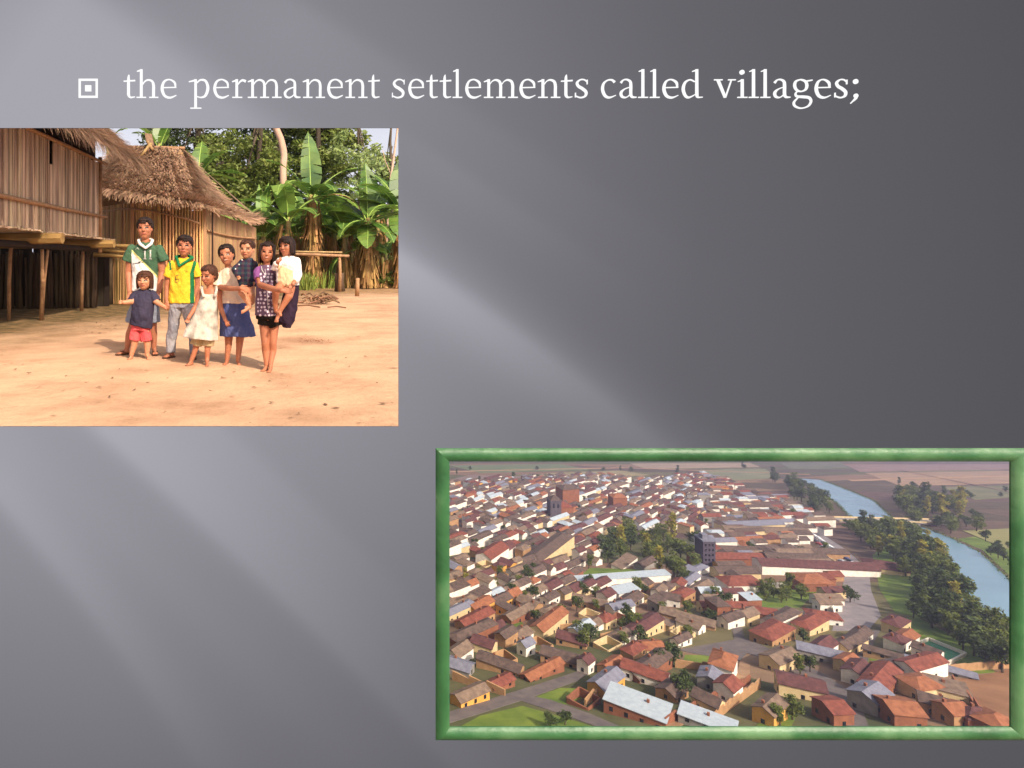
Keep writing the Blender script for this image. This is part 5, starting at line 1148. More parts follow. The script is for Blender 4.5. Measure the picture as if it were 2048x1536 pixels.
for i, (a, c) in enumerate([((900, 944), (1250, 936)), ((1250, 936), (1620, 950)), ((1700, 962), (2060, 952)), ((1800, 940), (2050, 990))]):
    p, q = T(*a), T(*c); dd = (q - p).normalized(); nn = Vector((-dd.y, dd.x, 0)).normalized() * 3.5; up = Vector((0, 0, .8)); b = MB(); b.add([p - nn + up, q - nn + up, q + nn + up, p + nn + up], [(0, 1, 2, 3)]); tag(b.build('path', m_lane), 'pale farm track across the plain', kind='structure')
# sports court
m_court = mat('green_court', (52, 112, 76), (66, 126, 88), scale=.3); m_line = mat('white_kerb', (208, 200, 184), (190, 182, 166), scale=1)
ct = [(1822, 1296), (1858, 1282), (1932, 1312), (1896, 1330)]; poly_sheet('court_surface', ct, .2, m_court, 'green sports court')
tw = empty('court_wall', T(*ct[0]), 'low white wall around the green sports court', 'wall')
for a, c in zip(ct, ct[1:] + ct[:1]):
    p, q = T(*a), T(*c); b = MB(); d = q - p; mid = (p + q) / 2; b.box(mid + Vector((0, 0, .7)), (d.length, .5, 1.4), d.to_track_quat('X', 'Z').to_matrix()); b.build('wall_segment', m_line, tw)
# --- house materials
def wm(n, a, c): return mat(n, a, c, scale=.6, rough=.9, bump=.1)
WALL = {'white': wm('white_render', (232, 226, 216), (210, 202, 190)), 'cream': wm('cream_render', (206, 184, 142), (190, 166, 124)), 'tan': wm('tan_render', (172, 134, 96), (152, 116, 82)), 'brick': wm('orange_brick', (142, 90, 66), (120, 76, 56)), 'grey': wm('grey_render', (142, 136, 130), (124, 118, 112)), 'ochre': wm('ochre_render', (206, 156, 78), (188, 138, 66))}
ROOF = {'red': mat('red_tile', (92, 50, 42), (128, 72, 58), scale=.7, bump=.5, bscale=6), 'brown': mat('brown_tile', (66, 54, 50), (98, 80, 72), scale=.7, bump=.5, bscale=6), 'orange': mat('orange_tile', (116, 70, 48), (146, 94, 66), scale=.7, bump=.5, bscale=6), 'maroon': mat('maroon_tile', (70, 44, 44), (98, 62, 60), scale=.7, bump=.5, bscale=6), 'grey': mat('grey_sheet_roof', (98, 98, 112), (118, 118, 130), scale=.8), 'pale': mat('pale_sheet_roof', (160, 170, 178), (146, 156, 166), scale=.8), 'tan': mat('tan_tile', (92, 76, 66), (124, 104, 88), scale=.7, bump=.5, bscale=6)}
m_win = mat('dark_window', (28, 30, 38), rough=.2, spec=.6); m_doorT = mat('wood_door', (70, 48, 34)); m_chim = WALL['brick']
def rotz(a): return Matrix.Rotation(a, 3, 'Z')
def house_parts(L_, Wd, h, kind, rh):
    """walls, roof as MB in local coordinates; long side along x"""
    wl = MB(); rf = MB(); x, y = L_ / 2, Wd / 2; dn = 5.0
    if kind == 'gable':
        vs = [(-x, -y, -dn), (x, -y, -dn), (x, y, -dn), (-x, y, -dn), (-x, -y, h), (x, -y, h), (x, y, h), (-x, y, h), (-x, 0, h + rh), (x, 0, h + rh)]
        wl.add(vs, [(0, 1, 5, 4), (1, 2, 6, 9, 5), (2, 3, 7, 6), (3, 0, 4, 8, 7)])
        o = .35; t = .22; k = rh / y
        for s in (-1, 1):
            ye = s * (y + o); ze = h - k * o + .04
            vs = [(-x - o, ye, ze), (x + o, ye, ze), (x + o, 0, h + rh + .04), (-x - o, 0, h + rh + .04)]; vs += [(a, b_, c + t) for a, b_, c in vs]
            rf.add(vs, [(0, 1, 2, 3), (4, 5, 6, 7), (0, 1, 5, 4), (1, 2, 6, 5), (3, 0, 4, 7)])
    elif kind == 'hip':
        wl.box((0, 0, (h - dn) / 2), (L_, Wd, h + dn)); o = .4; r = min(y, x) * .95
        vs = [(-x - o, -y - o, h), (x + o, -y - o, h), (x + o, y + o, h), (-x - o, y + o, h), (-x + r, 0, h + rh), (x - r, 0, h + rh)]
        rf.add(vs, [(0, 1, 5, 4), (1, 2, 5), (2, 3, 4, 5), (3, 0, 4), (3, 2, 1, 0)])
    else:                                                      # shed
        vs = [(-x, -y, -dn), (x, -y, -dn), (x, y, -dn), (-x, y, -dn), (-x, -y, h), (x, -y, h), (x, y, h + rh), (-x, y, h + rh)]
        wl.add(vs, [(0, 1, 5, 4), (1, 2, 6, 5), (2, 3, 7, 6), (3, 0, 4, 7)]); o = .3
        vs = [(-x - o, -y - o, h + .03), (x + o, -y - o, h + .03), (x + o, y + o, h + rh + .03), (-x - o, y + o, h + rh + .03)]; vs += [(a, b_, c + .18) for a, b_, c in vs]
        rf.add(vs, [(0, 3, 2, 1), (4, 5, 6, 7), (0, 1, 5, 4), (1, 2, 6, 5), (2, 3, 7, 6), (3, 0, 4, 7)])
    return wl, rf
HOUSES = []      # (x, y, ang, L, W, h, kind, rh, wall, roof, windows)
RH = random.Random(5)
def loc(mb, o, R): return [tuple(Vector(o) + R @ Vector(v)) for v in mb.v]
OCC = []
def add_house(x, y, ang, L_, Wd, h, kind, rh, wall, roof, big=False):
    HOUSES.append((x, y, ang, L_, Wd, h, kind, rh, wall, roof)); OCC.append((x, y, max(L_, Wd) * .5 + 1, ang, L_ / 2, Wd / 2))
def H(u, v, L_, Wd, deg, h, kind, rh, wall, roof):
    p = T(u, v); k = .70 if v > 1180 else .92; add_house(p.x, p.y, math.radians(deg), L_ * k, Wd * k, h * .72 if v > 1180 or h < 13 else h, kind, rh * k, wall, roof)
# hand placed: (u, v of the footprint centre)
for a in [(1275, 1430, 24, 13, -38, 5, 'shed', .8, 'brick', 'pale'), (1415, 1452, 20, 9, -38, 3, 'shed', .5, 'grey', 'pale'), (940, 1403, 17, 7, 30, 4, 'gable', 1.6, 'ochre', 'tan'), (968, 1302, 12, 9, -35, 5, 'gable', 2, 'cream', 'maroon'),
          (1052, 1308, 8, 6, 35, 6, 'gable', 2, 'white', 'grey'), (1172, 1343, 7, 6, 40, 6, 'gable', 1.8, 'white', 'maroon'), (1225, 1345, 14, 8, 35, 4, 'gable', 2, 'tan', 'orange'), (1290, 1362, 20, 9, -38, 5, 'gable', 2, 'white', 'red'),
          (1362, 1290, 13, 5, 30, 4, 'gable', 1.5, 'white', 'brown'), (1303, 1305, 11, 9, 5, 4, 'gable', 1.8, 'cream', 'orange'), (1446, 1352, 16, 10, 50, 8, 'hip', 2.2, 'white', 'orange'), (1420, 1372, 10, 9, 50, 5, 'gable', 2, 'grey', 'grey'),
          (1120, 1325, 18, 9, -30, 4, 'gable', 2, 'tan', 'brown'), (1145, 1290, 16, 9, -32, 4, 'gable', 2, 'tan', 'maroon'), (1085, 1350, 26, 6, 33, 3, 'gable', 1.4, 'brick', 'orange'), (1000, 1375, 14, 6, 33, 3, 'gable', 1.4, 'brick', 'red'),
          (950, 1250, 28, 9, 38, 5, 'gable', 2, 'tan', 'red'), (1035, 1240, 24, 8, 38, 5, 'gable', 2, 'brick', 'tan'), (960, 1225, 20, 9, 40, 6, 'gable', 2, 'ochre', 'orange'), (920, 1345, 12, 9, -30, 4, 'gable', 1.8, 'grey', 'grey'), (1000, 1340, 22, 8, -35, 4, 'gable', 1.8, 'tan', 'brown'),
          (1180, 1215, 22, 9, -30, 5, 'gable', 2, 'tan', 'tan'), (1250, 1195, 20, 9, 20, 6, 'shed', 1, 'white', 'pale'), (1240, 1225, 18, 8, 20, 5, 'gable', 2, 'white', 'grey'), (1340, 1210, 12, 10, -30, 6, 'gable', 2, 'white', 'brown'), (1375, 1250, 30, 9, -35, 5, 'gable', 2.2, 'tan', 'tan'),
          (1435, 1235, 9, 12, 5, 10, 'hip', 1.6, 'brick', 'brown'), (1500, 1215, 10, 9, 5, 7, 'shed', .8, 'brick', 'pale'), (1520, 1240, 18, 10, -20, 6, 'gable', 2, 'brick', 'red'), (1545, 1280, 26, 12, 30, 6, 'hip', 2.4, 'tan', 'red'), (1620, 1262, 24, 10, 30, 6, 'hip', 2.4, 'cream', 'red'), (1645, 1245, 18, 10, -20, 5, 'hip', 2.2, 'white', 'red'),
          (1560, 1335, 18, 10, 25, 6, 'gable', 2, 'cream', 'tan'), (1640, 1320, 20, 9, -30, 5, 'gable', 2, 'grey', 'grey'), (1700, 1300, 22, 8, 28, 5, 'gable', 2, 'cream', 'brown'), (1600, 1390, 18, 11, -25, 6, 'gable', 2.2, 'cream', 'maroon'), (1540, 1440, 14, 8, 35, 6, 'gable', 2, 'ochre', 'tan'),
          (1665, 1440, 9, 11, 5, 6, 'gable', 1.8, 'brick', 'red'), (1740, 1418, 14, 11, 28, 7, 'gable', 2.4, 'grey', 'grey'), (1800, 1442, 12, 12, -8, 6, 'gable', 2, 'brick', 'orange'), (1760, 1380, 26, 10, 35, 6, 'gable', 2.4, 'brick', 'red'), (1715, 1362, 14, 9, 35, 6, 'gable', 2, 'white', 'maroon'),
          (1840, 1390, 14, 11, 10, 6, 'hip', 2.4, 'cream', 'orange'), (1842, 1352, 24, 9, 18, 7, 'gable', 2, 'white', 'red'), (1790, 1350, 16, 9, 15, 5, 'hip', 2, 'grey', 'brown'), (1895, 1395, 14, 11, -30, 5, 'shed', .6, 'cream', 'tan'), (1880, 1428, 14, 9, -35, 5, 'gable', 2, 'tan', 'brown'),
          (1905, 1445, 9, 9, 5, 6, 'gable', 2, 'tan', 'orange'), (1950, 1452, 11, 9, -10, 5, 'hip', 2.6, 'brick', 'maroon'), (1990, 1464, 12, 10, 25, 5, 'hip', 2.6, 'brick', 'orange'), (1790, 1322, 26, 6, -38, 3, 'gable', 1.2, 'tan', 'brown'), (1880, 1345, 26, 6, -36, 3, 'gable', 1.2, 'grey', 'grey'),
          (1792, 1262, 16, 9, 30, 6, 'hip', 2, 'cream', 'maroon'), (1480, 1180, 22, 12, 3, 7, 'hip', 3, 'white', 'red'), (1470, 1155, 26, 10, 0, 6, 'gable', 2, 'cream', 'brown'), (1620, 1178, 18, 14, 0, 8, 'hip', 2.5, 'brick', 'orange'), (1470, 1130, 60, 10, -2, 8, 'gable', 2, 'brick', 'red'), (1590, 1132, 40, 11, -4, 8, 'gable', 2, 'grey', 'brown'), (1630, 1148, 70, 12, -6, 8, 'gable', 2.4, 'white', 'maroon'),
          (1560, 1115, 90, 9, -4, 7, 'gable', 2, 'tan', 'brown'), (1768, 1145, 22, 14, -25, 6, 'hip', 3, 'cream', 'maroon'), (1100, 1118, 58, 12, 47, 12, 'hip', 2.2, 'cream', 'brown'), (1010, 1115, 14, 10, 47, 10, 'gable', 3, 'white', 'maroon'), (985, 1122, 26, 12, 47, 9, 'gable', 3, 'white', 'red'),
          (1135, 1010, 22, 16, 10, 20, 'hip', 4, 'brick', 'brown'), (1125, 1040, 16, 14, 10, 14, 'hip', 4, 'brick', 'red'), (1235, 1022, 16, 14, 0, 16, 'hip', 3, 'brick', 'orange'), (1245, 1165, 60, 6, 8, 5, 'shed', .6, 'white', 'pale'), (1530, 1072, 70, 14, -6, 7, 'gable', 2, 'cream', 'tan'), (1500, 1060, 60, 12, 6, 8, 'gable', 2, 'cream', 'grey')]: H(*a)
TOWN = [(885, 972), (1010, 960), (1180, 955), (1300, 962), (1400, 950), (1450, 965), (1500, 990), (1560, 1000), (1640, 1040), (1690, 1120), (1665, 1262), (1780, 1240), (1820, 1290), (1900, 1335), (1960, 1430), (2060, 1475), (880, 1480)]
PARK = [(1195, 1085), (1260, 1060), (1330, 1062), (1400, 1080), (1405, 1140), (1330, 1172), (1290, 1132), (1200, 1125)]
def blocked(u, v, x, y, r):
    if inside((u, v), [(940, 1378), (1085, 1372), (1085, 1430), (940, 1430)]) or inside((u, v), PARK) or inside((u, v), [(1660, 1095), (1745, 1095), (1762, 1180), (1775, 1262), (1655, 1262), (1672, 1190)]) or inside((u, v), RIVER): return True
    for pl, _ in ROADS:
        if inside((u, v), pl): return True
    for pl, _ in GRASS + BARE:
        if inside((u, v), pl): return True
    if 1500 < u < 1650 and 1160 < v < 1225: return True
    if inside((u, v), [(1800, 1270), (1860, 1265), (1950, 1312), (1895, 1345)]): return True
    for (ox, oy, orr, oa, ol, ow) in OCC:
        dx, dy = x - ox, y - oy
        if abs(dx) < 60 and abs(dy) < 60:
            lx = abs(dx * math.cos(oa) + dy * math.sin(oa)); ly = abs(-dx * math.sin(oa) + dy * math.cos(oa))
            if lx < ol + r + .8 and ly < ow + r + .8: return True
    return False
def rnd_house(x, y, ang, sc=1.0):
    L_ = RH.uniform(6.5, 12.5) * sc; Wd = RH.uniform(4.5, 6.6) * sc
    u, v = px(x, y)
    wall = RH.choices(['white', 'cream', 'tan', 'brick', 'grey', 'ochre'], [8 if y < 420 else 16, 2.6, 2.0, 1.0, .8, .4])[0]; roof = RH.choices(['brown', 'maroon', 'red', 'orange', 'tan', 'grey', 'pale'], [4.5, 2.2, 1.5, .9, 2.6, 1.1, .3 if y < 420 else 1.0])[0]
    kd = RH.choices(['gable', 'hip', 'shed'], [6, 1.6, 1.2])[0]
    return (x, y, ang, L_, Wd, RH.uniform(2.6, 5.0) * (1 if y < 420 else 1.5 if y < 750 else 1.9), kd, RH.uniform(1.1, 1.8) if kd != 'shed' else .8, wall, roof)
YARDS = []
def block_rows(a0, region, x0, x1, y0, y1, cx=0.0, k=1.0):
    """terraced rows along direction a0 with lanes between the blocks"""
    ca, sa = math.cos(a0), math.sin(a0); pts = [(x0, y0), (x1, y0), (x1, y1), (x0, y1)]
    S = [x * ca + y * sa for x, y in pts]; Tt = [-x * sa + y * ca for x, y in pts]
    t = min(Tt); row = 0
    while t < max(Tt):
        s_ = min(S) + RH.uniform(0, 8); run = 0; wall = None
        aj = RH.gauss(0, .035)
        while s_ < max(S):
            x_, y_ = s_ * ca - t * sa, s_ * sa + t * ca
            kk_ = k * (1.0 if y_ < 450 else 1.1 if y_ < 750 else 1.25)
            L_ = (RH.uniform(6.5, 13) if RH.random() < .78 else RH.uniform(14, 24)) * kk_; Wd = RH.uniform(4.8, 6.6) * kk_
            jit = RH.gauss(0, .7); sc_ = s_ + L_ / 2; tc_ = t + jit
            x, y = sc_ * ca - tc_ * sa, sc_ * sa + tc_ * ca
            s_ += L_ + .15; run += 1
            if run > RH.randint(3, 7): s_ += RH.uniform(3, 6); run = 0
            if y < 185 or y > 1250: continue
            u, v = px(x, y)
            if not (inside((u, v), TOWN) and region(u, v)) or blocked(u, v, x, y, max(3.2, Wd * .55)): continue
            if RH.random() > (.80 if y < 450 else .70 if y < 750 else .60):
                if y < 430 and RH.random() < .5: YARDS.append((x, y))
                run = 0; continue
            hh = list(rnd_house(x, y, a0 + aj + RH.gauss(0, .03))); turn = RH.random() < .16
            hh[2] = hh[2] if not turn else a0 + math.pi / 2; hh[3] = L_ if not turn else Wd * 1.5; hh[4] = Wd if not turn else min(L_, Wd * 1.1)
            HOUSES.append(tuple(hh))
        t += (11.0 if row % 3 else 15.5) * (1.0 if t < 500 else 1.15) * k; row += 1
block_rows(math.radians(37), lambda u, v: u < 1400 or (v > 1335 and u < 1560), 30, 700, 180, 1250)
block_rows(math.radians(3), lambda u, v: u >= 1400 and v < 1235, 100, 900, 250, 1250)
block_rows(math.radians(31), lambda u, v: u >= 1400 and v >= 1235 and not (v > 1335 and u < 1560), 80, 300, 180, 330)
# biggest in view first
def shown(hh):
    u, v = px(hh[0], hh[1]); vis = 893 < u < 2030 and 918 < v < 1462; return (0 if vis else 1, hh[1])
HOUSES.sort(key=shown)
NHAND = 285
placeN = []
def zone(u, v):
    if v > 1390 and u < 1250: return 'by the lower left junction'
    if v > 1390 and u < 1560: return 'beside the long pale roofed shed'
    if v > 1390 and u < 1760: return 'along the dark bottom street'
    if v > 1335 and u > 1740: return 'in the lower right corner'
    if v > 1300 and u < 1120: return 'above the lower left road'
    if v > 1300 and u < 1370: return 'above the first grass plots'
    if v > 1300 and u < 1560: return 'around the small grey square'
    if v > 1250 and u > 1560: return 'left of the green court'
    if v > 1245: return 'below the white sheds'
    if v > 1165 and u < 1120: return 'below the long cream building'
    if v > 1165 and u < 1400: return 'just below the park trees'
    if v > 1165: return 'near the walled garden'
    if v > 1085 and u < 1200: return 'around the long cream building'
    if v > 1085 and u < 1440: return 'behind the park trees'
    if v > 1085: return 'beside the avenue'
    if v > 1020 and u < 1200: return 'around the brick church'
    if v > 1020 and u < 1440: return 'between church and park trees'
    if v > 1020: return 'toward the upper river bend'
    return 'in the farthest rows'
ORD = ['leftmost'] + [w + ' from left' for w in 'second third fourth fifth sixth seventh eighth ninth tenth eleventh twelfth thirteenth fourteenth fifteenth sixteenth seventeenth eighteenth nineteenth twentieth'.split()]
keys = {}
for i, hh in enumerate(HOUSES[:NHAND]):
    u, v = px(hh[0], hh[1]); k = (hh[8], hh[9], hh[6], zone(u, v)); keys.setdefault(k, []).append((u, i))
LAB = {}
RN = {'red': 'red', 'brown': 'brown', 'orange': 'orange', 'maroon': 'maroon', 'grey': 'grey', 'pale': 'pale sheet', 'tan': 'tan'}; KN = {'gable': 'gabled', 'hip': 'hipped', 'shed': 'single pitch'}; WN = {'white': 'white', 'cream': 'cream', 'tan': 'tan', 'brick': 'orange brick', 'grey': 'grey', 'ochre': 'ochre'}
for k, lst in keys.items():
    lst.sort()
    for r, (u, i) in enumerate(lst):
        LAB[i] = '%s house, %s %s roof' % (WN[k[0]], RN[k[1]], KN[k[2]]) + ((', ' + ORD[min(r, 19)]) if len(lst) > 1 else '') + ' ' + k[3]
for i, hh in enumerate(HOUSES[:NHAND]):
    x, y, ang, L_, Wd, h, kd, rh, wc, rc = hh; R = rotz(ang); z = tz(x, y); o0 = Vector((x, y, z)); wl, rf = house_parts(L_, Wd, h, kd, rh)
    hs_ = empty('house', o0, LAB[i], 'house', 'houses of the valley town')
    m = MB(); m.v = loc(wl, o0, R); m.f = wl.f; m.m = wl.m; m.build('wall', WALL[wc], hs_)
    m = MB(); m.v = loc(rf, o0, R); m.f = rf.f; m.m = rf.m; ro = m.build('roof', ROOF[rc], hs_)
    if y < 330:
        # windows on the sides the viewer can see
        rr = random.Random(i)
        for sx, sy, ln in ((0, -1, L_), (0, 1, L_), (1, 0, Wd), (-1, 0, Wd)):
            nw = R @ Vector((sx, sy, 0))
            if nw.dot(Vector((-x, -y, 0)).normalized()) < .15: continue
            n = max(1, int(ln / 3.6)); fl_ = 2 if h > 5.4 else 1
            for a in range(n):
                for f_ in range(fl_):
                    if rr.random() < .25: continue
                    t = (a + .5) / n * ln - ln / 2; zz = 1.6 + 2.8 * f_
                    c = Vector((t if sy else sx * (L_ / 2 + .03), sy * (Wd / 2 + .03) if sy else t, zz))
                    mm = MB(); mm.box(c, (1.0 if sy else .08, .08 if sy else 1.0, 1.3)); q = MB(); q.v = loc(mm, o0, R); q.f = mm.f; q.m = mm.m; q.build('window', m_win, hs_)
        if rr.random() < .7:
            mm = MB(); mm.box((L_ * rr.uniform(-.3, .3), Wd * .15, h + rh * .8), (.7, .7, 1.9)); q = MB(); q.v = loc(mm, o0, R); q.f = mm.f; q.m = mm.m; q.build('chimney', m_chim, ro)
# the rest of the houses, far up the valley
b = MB(); wk = list(WALL); rk = list(ROOF)
for hh in HOUSES[NHAND:]:
    x, y, ang, L_, Wd, h, kd, rh, wc, rc = hh; u, v = px(x, y)
    R = rotz(ang); o0 = Vector((x, y, tz(x, y))); wl, rf = house_parts(L_, Wd, h, kd, rh)
    b.add(loc(wl, o0, R), wl.f, wk.index(wc)); b.add(loc(rf, o0, R), rf.f, len(wk) + rk.index(rc))
tag(b.build('distant_houses', [WALL[k] for k in wk] + [ROOF[k] for k in rk]), 'hundreds of tiny far houses with white and brown walls', 'houses', kind='stuff')
# church tower, its shadow painted in as a dark mauve tone
m_dst = mat('shadow_toned_stone', (74, 66, 76), (92, 84, 92), scale=.5); p = T(1108, 1042); ch = empty('church_tower', p, 'square shadow toned church tower with low spire beside the brick church', 'tower'); b = MB(); b.box(p + Vector((0, 0, 6)), (10, 10, 28)); b.box(p + Vector((0, 0, 20.4)), (11, 11, .8)); b.build('wall', m_dst, ch)
b = MB(); b.add([p + Vector(q) for q in ((-5.1, -5.1, 20.8), (5.1, -5.1, 20.8), (5.1, 5.1, 20.8), (-5.1, 5.1, 20.8), (0, 0, 25))], [(0, 1, 4), (1, 2, 4), (2, 3, 4), (3, 0, 4)]); b.build('roof', ROOF['brown'], ch)
b = MB()
for s in (-2, 2): b.box(p + Vector((s, -5.03, 16)), (1.6, .1, 4)); b.box(p + Vector((5.03, s, 16)), (.1, 1.6, 4))
b.build('belfry_openings', m_win, ch)
p = T(1410, 1136); ch = empty('tower_block', p, 'tall dark narrow tower block just right of the park trees', 'tower'); b = MB(); b.box(p + Vector((0, 0, 6)), (7.5, 9, 24)); b.build('wall', mat('dark_plum_render', (66, 58, 72), (78, 70, 84), scale=.5), ch)
b = MB(); b.box(p + Vector((0, 0, 18.4)), (8.2, 9.7, .7)); b.box(p + Vector((-1, 0, 20)), (3.5, 4, 2.6)); b.build('roof', ROOF['grey'], ch)
for zz in range(4, 17, 3):
    for xx in (-2.2, 0, 2.2): b = MB(); b.box(p + Vector((xx, -4.53, zz)), (1.1, .1, 1.4)); b.build('window', m_win, ch)
# garden walls
WL = [((1170, 1412), (1235, 1362), 'tan', 'long tan garden wall climbing from the lower grass plots'), ((1330, 1452), (1500, 1368), 'brick', 'long orange brick wall beside the pale lane at the bottom'), ((905, 1360), (1010, 1392), 'tan', 'tan yard wall at the left edge above the ochre house'), ((1430, 1440), (1520, 1375), 'tan', 'tan wall running beside the lane toward the square'),
      ((1200, 1280), (1330, 1262), 'tan', 'thin tan wall below the white sheds'), ((1350, 1335), (1460, 1345), 'tan', 'low wall at the edge of the square garden'), ((1500, 1178), (1650, 1172), 'white', 'white wall of the walled garden by the avenue'), ((1655, 1170), (1672, 1250), 'white', 'bright white wall along the left side of the avenue'), ((1900, 1345), (2030, 1335), 'tan', 'thin wall along the brown field'), ((1905, 1370), (1965, 1435), 'brick', 'brick yard wall at the lower right field edge'),
      ((1060, 1265), (1180, 1258), 'tan', 'tan wall left of the bushy garden'), ((1150, 1180), (1300, 1158), 'white', 'long white wall below the park'), ((1690, 1330), (1790, 1350), 'brick', 'brick wall under the triangular grass plot'), ((1940, 1272), (2005, 1340), 'brick', 'pinkish wall along the river path at the right')]
for a, c, wc, lb in WL:
    p, q = T(*a), T(*c); b = MB(); d = q - p; nseg = max(1, int(d.length / 6))
    for s in range(nseg):
        p1, p2 = p.lerp(q, s / nseg), p.lerp(q, (s + 1) / nseg); mid = (p1 + p2) / 2; mid.z = tz(mid.x, mid.y); ang = math.atan2(d.y, d.x)
        b.box(mid + Vector((0, 0, .9)), ((p2 - p1).xy.length + .02, .5, 3.6), rotz(ang))
    tag(b.build('garden_wall', WALL[wc]), lb, 'wall')
kk = {}
for (x, y) in YARDS:
    u, v = px(x, y); kk.setdefault((RH.choice(['tan', 'brick', 'cream']), zone(u, v)), []).append((u, x, y))
for k, lst in kk.items():
    lst.sort()
    for r, (u, x, y) in enumerate(lst):
        b = MB(); a0 = math.radians(38 if u < 1400 else 4) + RH.gauss(0, .1); R = rotz(a0); w, l = RH.uniform(5, 8), RH.uniform(6, 9)
        for cx, cy, sx, sy in ((0, -w / 2, l, .4), (0, w / 2, l, .4), (-l / 2, 0, .4, w - .42), (l / 2, 0, .4, w - .42)):
            c = R @ Vector((cx, cy, 0)); q = Vector((x + c.x, y + c.y, tz(x, y) + .1)); b.box(q, (sx, sy, 3.6), R)
        tag(b.build('yard_wall', WALL[k[0]]), '%s walled yard without a roof%s %s' % (WN[k[0]], (', ' + ORD[min(r, 19)]) if len(lst) > 1 else '', k[1]), 'yard wall', 'walled yards among the houses')
# bridge
pa, pb = T(1672, 1050), T(1905, 1052); br = empty('river_bridge', (pa + pb) / 2, 'low pale bridge with parapets crossing the river between the two bends', 'bridge')
d = pb - pa; b = MB(); b.box((pa + pb) / 2 + Vector((0, 0, 4.0)), (d.length, 8, 1.0), rotz(math.atan2(d.y, d.x))); b.build('deck', WALL['grey'], br)
for s in (-1, 1): b = MB(); b.box((pa + pb) / 2 + Vector((0, s * 4.1, 5.0)), (d.length, .4, 1.1), rotz(math.atan2(d.y, d.x))); b.build('parapet', WALL['cream'], br)
for t in (.15, .32, .5, .68, .85): q = pa.lerp(pb, t); b = MB(); b.box(q + Vector((0, 0, .8)), (2.2, 8, 5.6)); b.build('pier', WALL['grey'], br)
# --- town trees
m_tD = mat('town_dark_leaf', (56, 72, 34), (84, 96, 46), scale=.25, island=.4, rough=.7, trans=.2); m_tM = mat('town_green_leaf', (82, 96, 38), (118, 122, 52), scale=.25, island=.4, rough=.7, trans=.25); m_tY = mat('town_yellow_leaf', (134, 130, 44), (160, 148, 60), scale=.25, island=.35, rough=.7, trans=.25)
CROWN = []
for k in range(7):
    rg = np.random.default_rng(50 + k); tall = (k % 3 == 2); C = []
    for j in range(14):
        a = rg.uniform(0, 6.28); r = rg.uniform(0, 2.6 if not tall else 1.5); zc = rg.uniform(2.6, 7.2 if not tall else 10.5); r *= 1.15 - abs(zc - 4.6) / 8
        C.append(ball_pts(52, (r * math.cos(a), r * math.sin(a), zc), np.array([1.35, 1.35, 1.0]) * rg.uniform(.7, 1.25), rg, .3))
    C = np.concatenate(C); CROWN.append(quads_mesh('crown', leaf_quads(C, .48, .5, rg), [m_tD, m_tM, m_tY, m_tM, m_tD, m_tD, m_tM][k]))
b = MB(); b.tube([(0, 0, -1.5), (.1, 0, 2), (0, .1, 5)], [.35, .26, .12], 6); b.tube([(.05, 0, 2.4), (1.3, .4, 4.4)], [.15, .05], 5); b.tube([(.05, 0, 2.8), (-1.1, -.5, 4.8)], [.15, .05], 5); TRUNK = b.mesh('trunk', m_bark)
KT = ['dark round', 'green round', 'yellow tall', 'mid green round', 'dark broad', 'dark slender', 'green broad']
TREES = []
def town_tree(u, v, sc, k, place):
    p = T(u, v); TREES.append((u, v, sc, k, place, p))
RT_ = random.Random(9)
def scatter(poly, n, sc0, sc1, kinds, place, md=4.0):
    us = [q[0] for q in poly]; vs = [q[1] for q in poly]; got = []; t = 0
    while len(got) < n and t < n * 60:
        t += 1; u = RT_.uniform(min(us), max(us)); v = RT_.uniform(min(vs), max(vs))
        if not inside((u, v), poly) or inside((u, v), RIVER): continue
        p = T(u, v)
        if any((p.xy - q.xy).length < md for q in got): continue
        got.append(p); town_tree(u, v, RT_.uniform(sc0, sc1), RT_.choice(kinds), place)
scatter([(1200, 1092), (1255, 1072), (1330, 1075), (1400, 1092), (1400, 1150), (1320, 1170), (1300, 1135), (1205, 1128)], 26, 1.4, 2.0, [0, 3, 3, 1, 6, 2, 2], 'in the town park', 8)
scatter([(1540, 962), (1590, 962), (1640, 992), (1660, 1030), (1650, 1040), (1600, 1010)], 32, 1.3, 2.2, [0, 4, 3, 5], 'on the bank left of the upper river', 11)
scatter([(1690, 1056), (1720, 1055), (1800, 1066), (1850, 1085), (1900, 1130), (1925, 1185), (1935, 1215), (1870, 1235), (1830, 1180), (1790, 1135), (1740, 1100)], 85, 1.2, 1.9, [0, 4, 3, 1, 2, 6, 5], 'between the avenue and the river', 7)
scatter([(1790, 1000), (1830, 992), (1930, 1008), (1935, 1038), (1860, 1050), (1800, 1040)], 34, 1.6, 2.6, [0, 4, 2, 5, 3], 'on the far bank above the bridge', 9)
scatter([(1860, 1050), (1960, 1044), (1975, 1062), (1900, 1070)], 12, 1.1, 1.6, [0, 4, 3], 'on the far bank beside the bridge end', 8)
scatter([(1830, 1215), (1890, 1215), (1930, 1262), (1990, 1310), (2010, 1350), (1960, 1330), (1880, 1265), (1825, 1240)], 30, .9, 1.5, [0, 4, 3, 5], 'around the green court', 5)
scatter([(1770, 1040), (1830, 1044), (1850, 1062), (1820, 1078), (1775, 1062)], 9, 1.3, 1.9, [0, 4, 3], 'at the bridge between the two river stretches', 6)
scatter([(1940, 1225), (1985, 1240), (2020, 1275), (2015, 1330), (1975, 1300), (1940, 1262)], 20, .9, 1.4, [0, 4, 3, 6], 'on the near bank at the right edge', 5)
scatter([(1505, 1185), (1590, 1180), (1640, 1190), (1610, 1212), (1510, 1212)], 12, .7, 1.1, [1, 3, 6], 'in the walled garden by the avenue', 5)
scatter([(1930, 1080), (1980, 1075), (2030, 1100), (2030, 1160), (1990, 1118)], 9, .7, 1.1, [0, 4], 'on the bank right of the lower river', 7)
